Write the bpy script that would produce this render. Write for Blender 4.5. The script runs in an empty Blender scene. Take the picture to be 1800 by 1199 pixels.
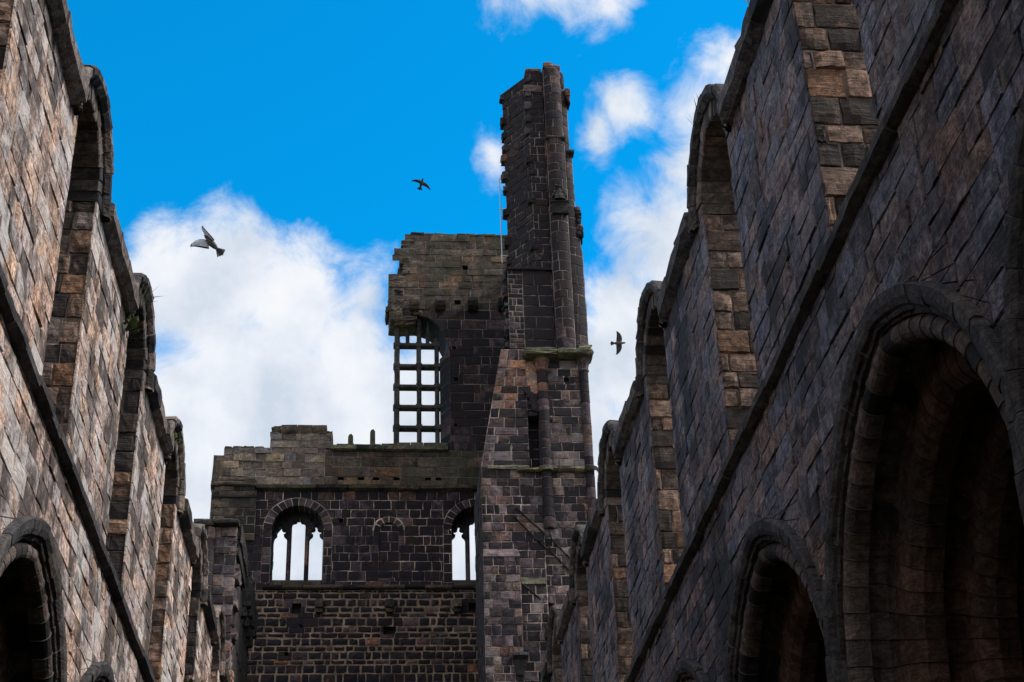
import bpy, math, random
from mathutils import Vector, Matrix, noise
random.seed(7)
SC = bpy.context.scene
COL = SC.collection
R = math.radians
# ------------------------------------------------------------------ camera
cam = bpy.data.cameras.new('camera')
cam.sensor_width = 36.0
cam.lens = 54.377
cam.clip_start = 0.1
cam.clip_end = 20000
cam_ob = bpy.data.objects.new('camera', cam)
COL.objects.link(cam_ob)
CM = Matrix(((0.9961845, -0.01284479, -0.08632184), (-0.08110856, -0.50138395, -0.86141485), (-0.0322157, 0.86512955, -0.50051274)))
cam_ob.matrix_world = CM.to_4x4()          # eye at the origin, ground 1.6 m lower
SC.camera = cam_ob
# ------------------------------------------------------------------ light
SUN_AZ, SUN_EL = 101.0, 48.0
SUN_STRENGTH, SKY_STRENGTH, CLOUD_STRENGTH = 4.3, 0.132, 0.97
SC.view_settings.view_transform = 'Standard'
SC.view_settings.look = 'None'
SC.view_settings.exposure = 0.0
SC.view_settings.gamma = 1.0
sd = Vector((math.sin(R(SUN_AZ)) * math.cos(R(SUN_EL)), math.cos(R(SUN_AZ)) * math.cos(R(SUN_EL)), math.sin(R(SUN_EL))))
sun = bpy.data.lights.new('sun', 'SUN')
sun.energy = SUN_STRENGTH
sun.angle = R(16)
sun.color = (1.0, 0.95, 0.89)
sun_ob = bpy.data.objects.new('sun', sun)
sun_ob.rotation_euler = sd.to_track_quat('Z', 'Y').to_euler()
sun_ob.location = sd * 80
COL.objects.link(sun_ob)


class G:
    """tiny node-graph helper"""
    def __init__(s, tree):
        s.t = tree
        s.n = tree.nodes
        s.l = tree.links

    def node(s, typ, **kw):
        n = s.n.new(typ)
        for k, v in kw.items():
            setattr(n, k, v)
        return n

    def put(s, sock, v):
        if hasattr(v, 'is_output') or isinstance(v, bpy.types.NodeSocket):
            s.l.new(v, sock)
        elif v is not None:
            sock.default_value = v

    def math(s, op, a, b=None, c=None, clamp=False):
        n = s.node('ShaderNodeMath', operation=op, use_clamp=clamp)
        for i, v in enumerate((a, b, c)):
            if v is not None:
                s.put(n.inputs[i], v)
        return n.outputs[0]

    def smooth(s, v, a, b, lo=0.0, hi=1.0):
        n = s.node('ShaderNodeMapRange', interpolation_type='SMOOTHSTEP')
        s.put(n.inputs['Value'], v)
        n.inputs['From Min'].default_value = a
        n.inputs['From Max'].default_value = b
        n.inputs['To Min'].default_value = lo
        n.inputs['To Max'].default_value = hi
        return n.outputs['Result']

    def mix(s, f, a, b, blend='MIX'):
        n = s.node('ShaderNodeMix', data_type='RGBA', blend_type=blend)
        s.put(n.inputs[0], f)
        s.put(n.inputs[6], a)
        s.put(n.inputs[7], b)
        return n.outputs[2]

    def noise(s, vec, scale, detail=4.0, rough=0.55, dist=0.0):
        n = s.node('ShaderNodeTexNoise')
        n.inputs['Scale'].default_value = scale
        n.inputs['Detail'].default_value = detail
        n.inputs['Roughness'].default_value = rough
        n.inputs['Distortion'].default_value = dist
        s.put(n.inputs['Vector'], vec)
        return n.outputs['Fac']

    def ramp(s, f, stops):
        n = s.node('ShaderNodeValToRGB')
        cr = n.color_ramp
        while len(cr.elements) < len(stops):
            cr.elements.new(0.5)
        for e, (p, c) in zip(cr.elements, stops):
            e.position = p
            e.color = (*c, 1)
        s.put(n.inputs[0], f)
        return n.outputs[0]

    def mapping(s, vec, loc=(0, 0, 0), scale=(1, 1, 1)):
        n = s.node('ShaderNodeMapping')
        n.inputs['Location'].default_value = loc
        n.inputs['Scale'].default_value = scale
        s.put(n.inputs['Vector'], vec)
        return n.outputs[0]


# ------------------------------------------------------------------ sky with cumulus clouds, laid out by compass bearing and elevation
world = bpy.data.worlds.new('World')
SC.world = world
world.use_nodes = True
wt = world.node_tree
wt.nodes.clear()
g = G(wt)
sky = g.node('ShaderNodeTexSky', sky_type='NISHITA')
sky.sun_disc = False
sky.sun_elevation = R(SUN_EL)
sky.sun_rotation = R(SUN_AZ)
sky.altitude = 200
sky.air_density = 1.0
sky.dust_density = 0.1
sky.ozone_density = 3.0
skycol = g.mix(1.0, sky.outputs[0], (0.01, 1.58, 2.10, 1), 'MULTIPLY')
tc = g.node('ShaderNodeTexCoord').outputs['Generated']
sep = g.node('ShaderNodeSeparateXYZ')
g.put(sep.inputs[0], tc)
az = g.math('MULTIPLY', g.math('ARCTAN2', sep.outputs[0], sep.outputs[1]), 180 / math.pi)
el = g.math('MULTIPLY', g.math('ARCSINE', sep.outputs[2]), 180 / math.pi)
warp = g.noise(tc, 9.0, 3.0)
warp2 = g.noise(g.mapping(tc, (5, 3, 1)), 9.0, 3.0)
azw = g.math('ADD', az, g.math('MULTIPLY', g.math('SUBTRACT', warp, 0.5), 3.0))
elw = g.math('ADD', el, g.math('MULTIPLY', g.math('SUBTRACT', warp2, 0.5), 3.0))
# (azimuth, elevation, radius in azimuth, radius in elevation, thickness)
BLOBS = [(-10.8, 31.0, 2.2, 2.3, .9), (-8.6, 31.4, 3.0, 2.9, 1), (-6.3, 32.0, 3.0, 2.7, 1), (-3.6, 31.0, 2.9, 2.9, 1), (-5.5, 28.0, 6.0, 4.0, 1), (-1.0, 29.6, 2.6, 2.6, .8),
         (0.0, 20.0, 32.0, 11.6, 1.5), (10.6, 29.4, 3.4, 3.6, 1.1), (12.8, 33.3, 2.7, 2.9, .72), (14.6, 36.4, 2.2, 2.8, .7), (16.8, 39.6, 2.0, 1.8, .5),
         (11.2, 38.2, 1.6, 1.2, .62), (10.2, 37.3, 1.1, 1.2, .55), (-0.2, 31.4, 2.2, 1.8, .5), (5.1, 36.4, .9, 1.2, .45), (8.6, 42.6, 3.2, 1.5, .5), (11.3, 42.2, 1.6, 1.0, .4),
         (0, 82, 400, 30, 2.0), (110, 25, 66, 45, 2.2), (-105, 25, 66, 45, 2.2), (180, 25, 60, 45, 2.2), (-180, 25, 60, 45, 2.2)]  # unseen cloud banks overhead and around, added to whiten the ambient light
dens = None
for a0, e0, ra, re, th in BLOBS:
    dx = g.math('DIVIDE', g.math('SUBTRACT', azw, a0), ra)
    dy = g.math('DIVIDE', g.math('SUBTRACT', elw, e0), re)
    q = g.math('SQRT', g.math('ADD', g.math('MULTIPLY', dx, dx), g.math('MULTIPLY', dy, dy)))
    v = g.math('MULTIPLY', g.math('SUBTRACT', 1.0, q), th)
    dens = v if dens is None else g.math('SMOOTH_MAX', dens, v, 0.12)
fine = g.noise(tc, 26.0, 9.0, 0.62, 0.4)
dens = g.math('ADD', dens, g.math('MULTIPLY', g.math('SUBTRACT', fine, 0.5), 1.25))
alpha = g.smooth(dens, -0.10, 0.50)
shade = g.noise(g.mapping(tc, (2, 7, 3)), 13.0, 6.0, 0.55)
ccol = g.ramp(shade, [(0.34, (0.64, 0.72, 0.84)), (0.54, (0.89, 0.93, 1.0)), (0.68, (1.0, 1.0, 1.0))])
bg1 = g.node('ShaderNodeBackground')
g.put(bg1.inputs[0], skycol)
bg1.inputs[1].default_value = SKY_STRENGTH
bg2 = g.node('ShaderNodeBackground')
g.put(bg2.inputs[0], ccol)
bg2.inputs[1].default_value = CLOUD_STRENGTH
mx = g.node('ShaderNodeMixShader')
g.put(mx.inputs[0], alpha)
g.l.new(bg1.outputs[0], mx.inputs[1])
g.l.new(bg2.outputs[0], mx.inputs[2])
wo = g.node('ShaderNodeOutputWorld')
g.l.new(mx.outputs[0], wo.inputs[0])

# ------------------------------------------------------------------ materials


def stone_mat(name, cols, soot=0.0, soot_col=(0.016, 0.014, 0.016), pale=0.0, pale_col=(0.42, 0.42, 0.43), green=0.0, bump=0.5, contrast=1.0, streak=0.5, mottle=0.42, blk=1.0, bsoot=0.55, rust=0.0, runs=0.0):
    """weathered sandstone: hue per block (face attribute 'tone'), grain, bedding, soot crust, pale lime bloom, algae"""
    m = bpy.data.materials.new(name)
    m.use_nodes = True
    t = m.node_tree
    t.nodes.clear()
    g = G(t)
    at = g.node('ShaderNodeAttribute', attribute_name='tone')
    sp = g.node('ShaderNodeSeparateColor')
    g.put(sp.inputs[0], at.outputs['Color'])
    r_, g_, b_ = sp.outputs
    pos = g.node('ShaderNodeNewGeometry').outputs['Position']
    off = g.node('ShaderNodeVectorMath', operation='MULTIPLY_ADD')
    g.put(off.inputs[0], at.outputs['Color'])
    off.inputs[1].default_value = (17 * blk, 23 * blk, 31 * blk)
    g.put(off.inputs[2], pos)
    bp = off.outputs[0]
    cols = [(c[0] * 1.0, c[1] * 0.975, c[2] * 1.05) for c in cols]
    n = len(cols)
    base = g.ramp(g_, [(i / (n - 1), c) for i, c in enumerate(cols)])
    bright = g.math('MULTIPLY_ADD', r_, 0.9 * contrast, 1.0 - 0.45 * contrast)
    n1 = g.noise(bp, 5.0, 6.0, 0.62, 0.3)
    bright = g.math('MULTIPLY', bright, g.smooth(n1, 0.25, 0.75, 0.62, 1.35))
    bed = g.noise(g.mapping(bp, scale=(1.2, 1.2, 16.0)), 2.0, 4.0, 0.6, 0.6)
    bright = g.math('MULTIPLY', bright, g.smooth(bed, 0.3, 0.7, 0.8, 1.18))
    mott = g.noise(bp, 11.0, 9.0, 0.72, 0.8)
    bright = g.math('MULTIPLY', bright, g.smooth(mott, 0.36, 0.64, 1.0 - mottle, 1.0 + mottle))
    grain = g.noise(bp, 60.0, 3.0, 0.6)
    bright = g.math('MULTIPLY', bright, g.smooth(grain, 0.25, 0.75, 0.78, 1.22))
    col = g.mix(1.0, base, bright, 'MULTIPLY')
    if rust > 0:
        rn = g.noise(g.mapping(pos, loc=(9, 4, 2), scale=(1, 1, .7)), 0.55, 7.0, 0.66, 0.6)
        rf = g.smooth(g.math('ADD', rn, g.math('MULTIPLY', g.math('SUBTRACT', g_, 0.5), 0.12)), 0.50, 0.66)
        col = g.mix(g.math('MULTIPLY', rf, rust), col, g.mix(1.0, col, (2.3, 1.55, 1.05, 1), 'MULTIPLY'))
    if runs > 0:
        vn = g.noise(g.mapping(pos, scale=(1.9, 1.9, 0.11)), 1.0, 5.0, 0.7, 0.2)
        col = g.mix(1.0, col, g.smooth(vn, 0.36, 0.64, 1.0 - runs, 1.0 + runs), 'MULTIPLY')
    if pale > 0:
        pn = g.noise(g.mapping(pos, scale=(1, 1, .55)), 1.1, 7.0, 0.68, 0.5)
        pn = g.math('ADD', pn, g.math('MULTIPLY', g.math('SUBTRACT', r_, 0.5), 0.22))
        col = g.mix(g.math('MULTIPLY', g.smooth(pn, 0.53 - 0.07 * pale, 0.64 - 0.05 * pale), pale), col, (*pale_col, 1))
    if green > 0:
        gn = g.noise(pos, 0.8, 6.0, 0.65)
        col = g.mix(g.math('MULTIPLY', g.smooth(gn, 0.42, 0.62), green), col, (0.045, 0.055, 0.03, 1))
    # soot: whole sooty blocks, blotches inside blocks and long rain streaks
    big = g.noise(g.mapping(pos, scale=(1.0, 1.0, 0.35)), 0.75, 5.0, 0.6, 0.3)
    med = g.noise(bp, 3.2, 6.0, 0.68, 0.6)
    s = g.math('ADD', g.math('MULTIPLY_ADD', b_, bsoot, (0.55 - bsoot) * 0.5), g.math('MULTIPLY', big, streak))
    s = g.math('ADD', s, g.math('MULTIPLY', med, 0.55))
    sf = g.smooth(s, 0.98 - soot, 1.16 - soot)
    col = g.mix(g.math('MULTIPLY', sf, 0.93), col, (*soot_col, 1))
    b = g.node('ShaderNodeBsdfPrincipled')
    g.put(b.inputs['Base Color'], col)
    b.inputs['Roughness'].default_value = 0.88
    b.inputs['Specular IOR Level'].default_value = 0.25
    h = g.math('ADD', g.math('MULTIPLY', n1, 0.6), g.math('MULTIPLY', bed, 0.5))
    h = g.math('ADD', h, g.math('MULTIPLY', grain, 0.14))
    h = g.math('ADD', h, g.math('MULTIPLY', mott, 0.55))
    h = g.math('ADD', h, g.math('MULTIPLY', med, 0.5))
    bu = g.node('ShaderNodeBump')
    bu.inputs['Strength'].default_value = bump
    bu.inputs['Distance'].default_value = 0.05
    g.put(bu.inputs['Height'], h)
    g.put(b.inputs['Normal'], bu.outputs[0])
    o = g.node('ShaderNodeOutputMaterial')
    g.l.new(b.outputs[0], o.inputs[0])
    return m


def flat_mat(name, c, rough=0.8, var=0.4, scale=6.0, metal=0.0):
    m = bpy.data.materials.new(name)
    m.use_nodes = True
    t = m.node_tree
    t.nodes.clear()
    g = G(t)
    pos = g.node('ShaderNodeNewGeometry').outputs['Position']
    n = g.noise(pos, scale, 6.0, 0.6)
    col = g.mix(1.0, (*c, 1), g.smooth(n, 0.3, 0.7, 1 - var, 1 + var), 'MULTIPLY')
    b = g.node('ShaderNodeBsdfPrincipled')
    g.put(b.inputs['Base Color'], col)
    b.inputs['Roughness'].default_value = rough
    b.inputs['Metallic'].default_value = metal
    bu = g.node('ShaderNodeBump')
    bu.inputs['Strength'].default_value = 0.4
    bu.inputs['Distance'].default_value = 0.02
    g.put(bu.inputs['Height'], g.noise(pos, scale * 5, 5.0))
    g.put(b.inputs['Normal'], bu.outputs[0])
    o = g.node('ShaderNodeOutputMaterial')
    g.l.new(b.outputs[0], o.inputs[0])
    return m


TAN = [(0.46, 0.325, 0.235), (0.52, 0.385, 0.295), (0.43, 0.335, 0.27), (0.39, 0.33, 0.30), (0.53, 0.365, 0.24), (0.37, 0.275, 0.205)]
SHADE_BLUE = [(0.142, 0.123, 0.127), (0.118, 0.122, 0.15), (0.185, 0.137, 0.115), (0.11, 0.115, 0.137), (0.175, 0.13, 0.105), (0.12, 0.11, 0.122)]
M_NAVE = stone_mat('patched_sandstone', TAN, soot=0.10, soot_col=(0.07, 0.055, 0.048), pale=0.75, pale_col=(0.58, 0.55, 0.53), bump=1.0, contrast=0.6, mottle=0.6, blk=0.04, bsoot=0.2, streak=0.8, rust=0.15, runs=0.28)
M_NAVE_S = stone_mat('shade_tinted_sandstone', SHADE_BLUE, soot=0.08, soot_col=(0.03, 0.028, 0.034), pale=0.4, pale_col=(0.15, 0.155, 0.185), bump=1.0, contrast=0.75, mottle=0.55, blk=0.04, bsoot=0.2, streak=0.8, rust=0.3, runs=0.3)  # nave stone with the right wall's shade tinted into its colours
M_JAMB = stone_mat('jamb_sandstone', [(0.215, 0.135, 0.09), (0.25, 0.17, 0.12), (0.185, 0.128, 0.095), (0.24, 0.13, 0.07), (0.185, 0.155, 0.133)], soot_col=(0.032, 0.027, 0.026), soot=0.19, bump=0.8, streak=0.7, bsoot=0.45, mottle=0.5)
M_MOULD = stone_mat('sooty_moulding', [(0.050, 0.046, 0.043), (0.066, 0.060, 0.054), (0.042, 0.041, 0.041), (0.064, 0.054, 0.045)], soot=0.12, bump=0.6, contrast=0.6, bsoot=0.3)
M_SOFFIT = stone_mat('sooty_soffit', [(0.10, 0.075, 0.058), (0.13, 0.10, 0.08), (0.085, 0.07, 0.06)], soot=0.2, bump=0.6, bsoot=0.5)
M_INNER = stone_mat('arch_order_sandstone', [(0.11, 0.064, 0.041), (0.125, 0.077, 0.052), (0.095, 0.06, 0.042), (0.08, 0.058, 0.046)], runs=0.3, soot=0.08, bump=0.7, contrast=0.5, bsoot=0.1)
M_TOWER = stone_mat('blackened_ashlar', [(0.064, 0.047, 0.053), (0.088, 0.062, 0.065), (0.054, 0.044, 0.055), (0.12, 0.076, 0.06), (0.049, 0.041, 0.051)], rust=1.0, streak=0.75, pale=0.25, pale_col=(0.15, 0.125, 0.12), soot=0.21, soot_col=(0.0165, 0.0135, 0.0185), bump=0.6, contrast=1.3, bsoot=0.6)
M_PIER = stone_mat('pier_ashlar', [(0.10, 0.075, 0.08), (0.148, 0.107, 0.106), (0.084, 0.068, 0.079), (0.21, 0.143, 0.108), (0.074, 0.062, 0.073)], rust=0.8, streak=0.8, soot=0.20, soot_col=(0.02, 0.0175, 0.023), pale=0.4, pale_col=(0.28, 0.255, 0.245), bump=0.5, contrast=1.4, bsoot=0.62)
M_UPPER = stone_mat('mossy_ashlar', [(0.075, 0.057, 0.044), (0.10, 0.076, 0.055), (0.063, 0.053, 0.047), (0.13, 0.095, 0.062), (0.055, 0.049, 0.048)], soot=0.16, green=0.5, bump=0.6, contrast=1.1, rust=0.5, runs=0.3)
M_PATCH = stone_mat('pale_patched_ashlar', [(0.12, 0.095, 0.078), (0.17, 0.135, 0.10), (0.10, 0.085, 0.078), (0.24, 0.18, 0.11), (0.15, 0.145, 0.145)], soot=0.12, pale=0.25, pale_col=(0.26, 0.25, 0.22), bump=0.6, contrast=1.3, bsoot=0.7)
M_LICHEN = stone_mat('lichened_ledge', [(0.11, 0.105, 0.065), (0.17, 0.16, 0.10), (0.085, 0.083, 0.062)], soot=0.08, green=0.4, bump=0.6)
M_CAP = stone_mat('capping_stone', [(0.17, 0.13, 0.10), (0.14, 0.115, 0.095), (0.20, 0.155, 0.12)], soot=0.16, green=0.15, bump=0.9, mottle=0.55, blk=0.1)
M_CAP_S = stone_mat('shaded_capping_stone', [(0.08, 0.068, 0.06), (0.07, 0.06, 0.056), (0.10, 0.08, 0.066)], soot=0.14, green=0.15, bump=0.9, mottle=0.55, blk=0.1)  # same capping stone, its colours darkened for the shaded right wall
M_JOINT_DARK = flat_mat('dark_joint', (0.045, 0.037, 0.032), var=0.5)
M_JOINT_TAN = flat_mat('tan_mortar', (0.24, 0.165, 0.115), var=0.6, scale=2.0)
M_JOINT_PALE = flat_mat('pale_mortar', (0.40, 0.31, 0.265), var=0.8, scale=0.9)
M_JOINT_DULL = flat_mat('dull_mortar', (0.21, 0.172, 0.15), var=0.8, scale=0.9)
M_GROUND = flat_mat('nave_turf', (0.07, 0.085, 0.035), var=0.4, scale=2.0)
M_CORE = flat_mat('wall_core', (0.05, 0.043, 0.038), var=0.3)
M_METAL = flat_mat('grey_metal', (0.45, 0.47, 0.5), rough=0.4, var=0.1, metal=0.6)
M_LEAF = flat_mat('fern_leaf', (0.075, 0.095, 0.028), var=0.4)
M_GRASS = flat_mat('dry_grass', (0.14, 0.13, 0.06), var=0.4)

# ------------------------------------------------------------------ mesh builder


def gt(lo=0.0, hi=1.0):
    return random.uniform(lo, hi)


class MB:
    def __init__(s):
        s.v, s.f, s.m, s.t = [], [], [], []

    def add(s, verts, faces, mat=0, tone=(.5, .5, .5)):
        o = len(s.v)
        s.v.extend(verts)
        for f in faces:
            s.f.append([i + o for i in f])
            s.m.append(mat)
            s.t.append(tone)

    def box(s, x0, x1, y0, y1, z0, z1, mat=0, tone=None, jit=0.0):
        tone = tone or rt()
        j = lambda: random.uniform(-jit, jit)
        vs = [(x + j(), y + j(), z + j()) for z in (z0, z1) for y in (y0, y1) for x in (x0, x1)]
        s.add(vs, [(0, 2, 3, 1), (4, 5, 7, 6), (0, 1, 5, 4), (2, 6, 7, 3), (0, 4, 6, 2), (1, 3, 7, 5)], mat, tone)

    def rock(s, x0, x1, y0, y1, z0, z1, mat=0, tone=None, jit=0.02, wear=1.0):
        """a worn block: cube with each face cut 2x2 and its corners pulled in"""
        tone = tone or rt()
        N = 3
        idx, vs = {}, []
        c = Vector(((x0 + x1) / 2, (y0 + y1) / 2, (z0 + z1) / 2))
        for i in range(N + 1):
            for k in range(N + 1):
                for l in range(N + 1):
                    if i in (0, N) or k in (0, N) or l in (0, N):
                        p = Vector((x0 + (x1 - x0) * i / N, y0 + (y1 - y0) * k / N, z0 + (z1 - z0) * l / N))
                        ext = (i in (0, N)) + (k in (0, N)) + (l in (0, N))
                        if ext >= 2:
                            d = c - p
                            w = 0.03 if ext == 2 else 0.05
                            p += d.normalized() * min(w * d.length * 2, 0.05) * wear
                        p += Vector((random.uniform(-jit, jit), random.uniform(-jit, jit), random.uniform(-jit, jit)))
                        idx[(i, k, l)] = len(vs)
                        vs.append(tuple(p))
        fs = []
        for a in range(N):
            for b in range(N):
                for e in (0, N):
                    fs.append((idx[(e, a, b)], idx[(e, a + 1, b)], idx[(e, a + 1, b + 1)], idx[(e, a, b + 1)]))
                    fs.append((idx[(a, e, b)], idx[(a + 1, e, b)], idx[(a + 1, e, b + 1)], idx[(a, e, b + 1)]))
                    fs.append((idx[(a, b, e)], idx[(a + 1, b, e)], idx[(a + 1, b + 1, e)], idx[(a, b + 1, e)]))
        s.add(vs, fs, mat, tone)

    def build(s, name, mats, parent=None, loc=None):
        me = bpy.data.meshes.new(name)
        L = Vector(loc) if loc else None
        vs = [tuple(Vector(p) - L) for p in s.v] if L else [tuple(p) for p in s.v]
        me.from_pydata(vs, [], s.f)
        for m in mats:
            me.materials.append(m)
        me.polygons.foreach_set('material_index', s.m)
        a = me.attributes.new('tone', 'FLOAT_COLOR', 'FACE')
        flat = []
        for t in s.t:
            flat.extend((t[0], t[1], t[2], 1.0))
        a.data.foreach_set('color', flat)
        me.update()
        ob = bpy.data.objects.new(name, me)
        COL.objects.link(ob)
        if parent:
            ob.parent = parent
        if L:
            ob.location = L
        return ob


def rt():
    return (min(1, max(0, random.gauss(.5, .2))), random.random(), random.random())


def thing(name, label, cat, loc=(0, 0, 0), group=None):
    o = bpy.data.objects.new(name, None)
    COL.objects.link(o)
    o.empty_display_size = 0.3
    o['label'] = label
    o['category'] = cat
    o['kind'] = 'thing'
    if group:
        o['group'] = group
    return o


def tag(o, label, cat, group=None):
    o['label'] = label
    o['category'] = cat
    if group:
        o['group'] = group
    return o


# ------------------------------------------------------------------ masonry laid block by block
def clip(poly, px, py, nx, ny):
    """keep the part where (p - P).n >= 0"""
    out = []
    k = len(poly)
    for i in range(k):
        a, b = poly[i], poly[(i + 1) % k]
        da = (a[0] - px) * nx + (a[1] - py) * ny
        db = (b[0] - px) * nx + (b[1] - py) * ny
        if da >= 0:
            out.append(a)
        if (da > 0 and db < 0) or (da < 0 and db > 0):
            t = da / (da - db)
            out.append((a[0] + (b[0] - a[0]) * t, a[1] + (b[1] - a[1]) * t))
    return out


def area(p):
    return 0.5 * sum(p[i][0] * p[(i + 1) % len(p)][1] - p[(i + 1) % len(p)][0] * p[i][1] for i in range(len(p)))


def subtract(poly, hole):
    """poly minus convex ccw hole -> convex pieces"""
    pieces, rest = [], poly
    n = len(hole)
    for i in range(n):
        a, b = hole[i], hole[(i + 1) % n]
        nx, ny = (b[1] - a[1]), -(b[0] - a[0])          # outward normal of ccw hole
        if abs(nx) + abs(ny) < 1e-9:
            continue
        o = clip(rest, a[0], a[1], nx, ny)
        if len(o) >= 3 and abs(area(o)) > 1e-4:
            pieces.append(o)
        rest = clip(rest, a[0], a[1], -nx, -ny)
        if len(rest) < 3 or abs(area(rest)) < 1e-4:
            return [poly]
    return pieces


def hole_box(h):
    return (min(p[0] for p in h), max(p[0] for p in h), min(p[1] for p in h), max(p[1] for p in h))


def block(B, P, u0, u1, v0, v1, j, bev, md, h, nu, nv, jit, tone, ms=0, mm=1):
    # rings of points round the cell: cell edge (mortar), foot of stone, face of stone
    def ring(a0, a1, b0, b1, d, jt):
        pts = []
        for i in range(nu):
            pts.append((a0 + (a1 - a0) * i / nu, b0))
        for i in range(nv):
            pts.append((a1, b0 + (b1 - b0) * i / nv))
        for i in range(nu):
            pts.append((a1 - (a1 - a0) * i / nu, b1))
        for i in range(nv):
            pts.append((a0, b1 - (b1 - b0) * i / nv))
        return [(p[0] + random.uniform(-jt, jt), p[1] + random.uniform(-jt, jt), d + random.uniform(-jt, jt) * .5) for p in pts]
    n = 2 * (nu + nv)
    r0 = ring(u0, u1, v0, v1, -md, 0)
    jj = j * random.uniform(.6, 1.4)
    r1 = ring(u0 + jj, u1 - jj, v0 + jj, v1 - jj, -md, jit)
    r2 = ring(u0 + jj + bev, u1 - jj - bev, v0 + jj + bev, v1 - jj - bev, h, jit)
    tilt_u, tilt_v = random.uniform(-.5, .5) * jit, random.uniform(-.5, .5) * jit
    um, vm = (u0 + u1) / 2, (v0 + v1) / 2
    r2 = [(a, b, d + tilt_u * (a - um) / max(u1 - u0, .05) * 4 + tilt_v * (b - vm) / max(v1 - v0, .05) * 4) for a, b, d in r2]
    inner = []
    for b in range(1, nv):
        for a in range(1, nu):
            inner.append((u0 + (u1 - u0) * a / nu, v0 + (v1 - v0) * b / nv, h + random.uniform(0, jit * 1.6)))
    pts = r0 + r1 + r2 + inner
    V = [P(*p) for p in pts]
    mort = [(i, (i + 1) % n, n + (i + 1) % n, n + i) for i in range(n)]
    side = [(n + i, n + (i + 1) % n, 2 * n + (i + 1) % n, 2 * n + i) for i in range(n)]

    def gid(a, b):
        if b == 0:
            return 2 * n + a
        if a == nu:
            return 2 * n + nu + b
        if b == nv:
            return 2 * n + nu + nv + (nu - a)
        if a == 0:
            return 2 * n + 2 * nu + nv + (nv - b)
        return 3 * n + (b - 1) * (nu - 1) + (a - 1)
    top = [(gid(a, b), gid(a + 1, b), gid(a + 1, b + 1), gid(a, b + 1)) for b in range(nv) for a in range(nu)]
    o = len(B.v)
    B.v.extend(V)
    for f in mort:
        B.f.append([i + o for i in f]); B.m.append(mm); B.t.append(tone)
    for f in side + top:
        B.f.append([i + o for i in f]); B.m.append(ms); B.t.append(tone)


def piece(B, P, poly, j, bev, md, h, tone, ms=0, mm=1):
    a = abs(area(poly))
    n = len(poly)
    per = sum(math.hypot(poly[i][0] - poly[i - 1][0], poly[i][1] - poly[i - 1][1]) for i in range(n))
    inr = 2 * a / max(per, 1e-6)
    if inr < 2.2 * j or n > 14:
        B.add([P(p[0], p[1], -md * .6) for p in poly], [tuple(range(n))], mm, tone)
        return
    cx, cy = sum(p[0] for p in poly) / n, sum(p[1] for p in poly) / n
    k1, k2 = min(.4, j / inr), min(.6, (j + bev) / inr)
    r0 = [(p[0], p[1], -md) for p in poly]
    r1 = [(p[0] + (cx - p[0]) * k1, p[1] + (cy - p[1]) * k1, -md) for p in poly]
    r2 = [(p[0] + (cx - p[0]) * k2, p[1] + (cy - p[1]) * k2, h) for p in poly]
    V = [P(*p) for p in r0 + r1 + r2]
    B.add(V, [(i, (i + 1) % n, n + (i + 1) % n, n + i) for i in range(n)], mm, tone)
    o = len(B.v) - 3 * n
    for i in range(n):
        B.f.append([o + n + i, o + n + (i + 1) % n, o + 2 * n + (i + 1) % n, o + 2 * n + i]); B.m.append(ms); B.t.append(tone)
    B.f.append([o + 2 * n + i for i in range(n)]); B.m.append(ms); B.t.append(tone)


def masonry(B, P, u0, u1, v0, v1, ch=(.24, .32), bl=(.35, .7), j=.010, bev=.012, md=.02, proud=(-.004, .016), holes=(), keep=None,
            nu=3, nv=2, jit=.008, tonef=None, ms=0, mm=1, bond=False):
    hb = [(h, hole_box(h)) for h in holes]
    v = v0
    row = 0
    while v < v1 - 1e-6:
        hgt = random.uniform(*ch)
        if v1 - (v + hgt) < ch[0] * .6:
            hgt = v1 - v
        u = u0
        first = True
        while u < u1 - 1e-6:
            w = random.uniform(*bl)
            if random.random() < .15:
                w *= .6
            if first:
                w *= random.uniform(.4, 1.0)
                first = False
            if u1 - (u + w) < bl[0] * .5:
                w = u1 - u
            a0, a1, b0, b1 = u, min(u + w, u1), v, v + hgt
            u = a1
            cu, cv = (a0 + a1) / 2, (b0 + b1) / 2
            if keep and not keep(cu, cv):
                continue
            tone = tonef(cu, cv) if tonef else rt()
            h = random.uniform(*proud)
            polys = [[(a0, b0), (a1, b0), (a1, b1), (a0, b1)]]
            cut = False
            for hp, (x0, x1, y0, y1) in hb:
                if a1 <= x0 or a0 >= x1 or b1 <= y0 or b0 >= y1:
                    continue
                cut = True
                nxt = []
                for p in polys:
                    nxt += subtract(p, hp)
                polys = nxt
            if not cut:
                block(B, P, a0, a1, b0, b1, j, bev, md, h, nu, nv, jit, tone, ms, mm)
            else:
                whole = (a1 - a0) * (b1 - b0)
                if len(polys) == 1 and abs(abs(area(polys[0])) - whole) < 1e-5:
                    block(B, P, a0, a1, b0, b1, j, bev, md, h, nu, nv, jit, tone, ms, mm)
                else:
                    for p in polys:
                        piece(B, P, p, .003, .006, md, h, tone, ms, mm)
        v += hgt
        row += 1


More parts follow.
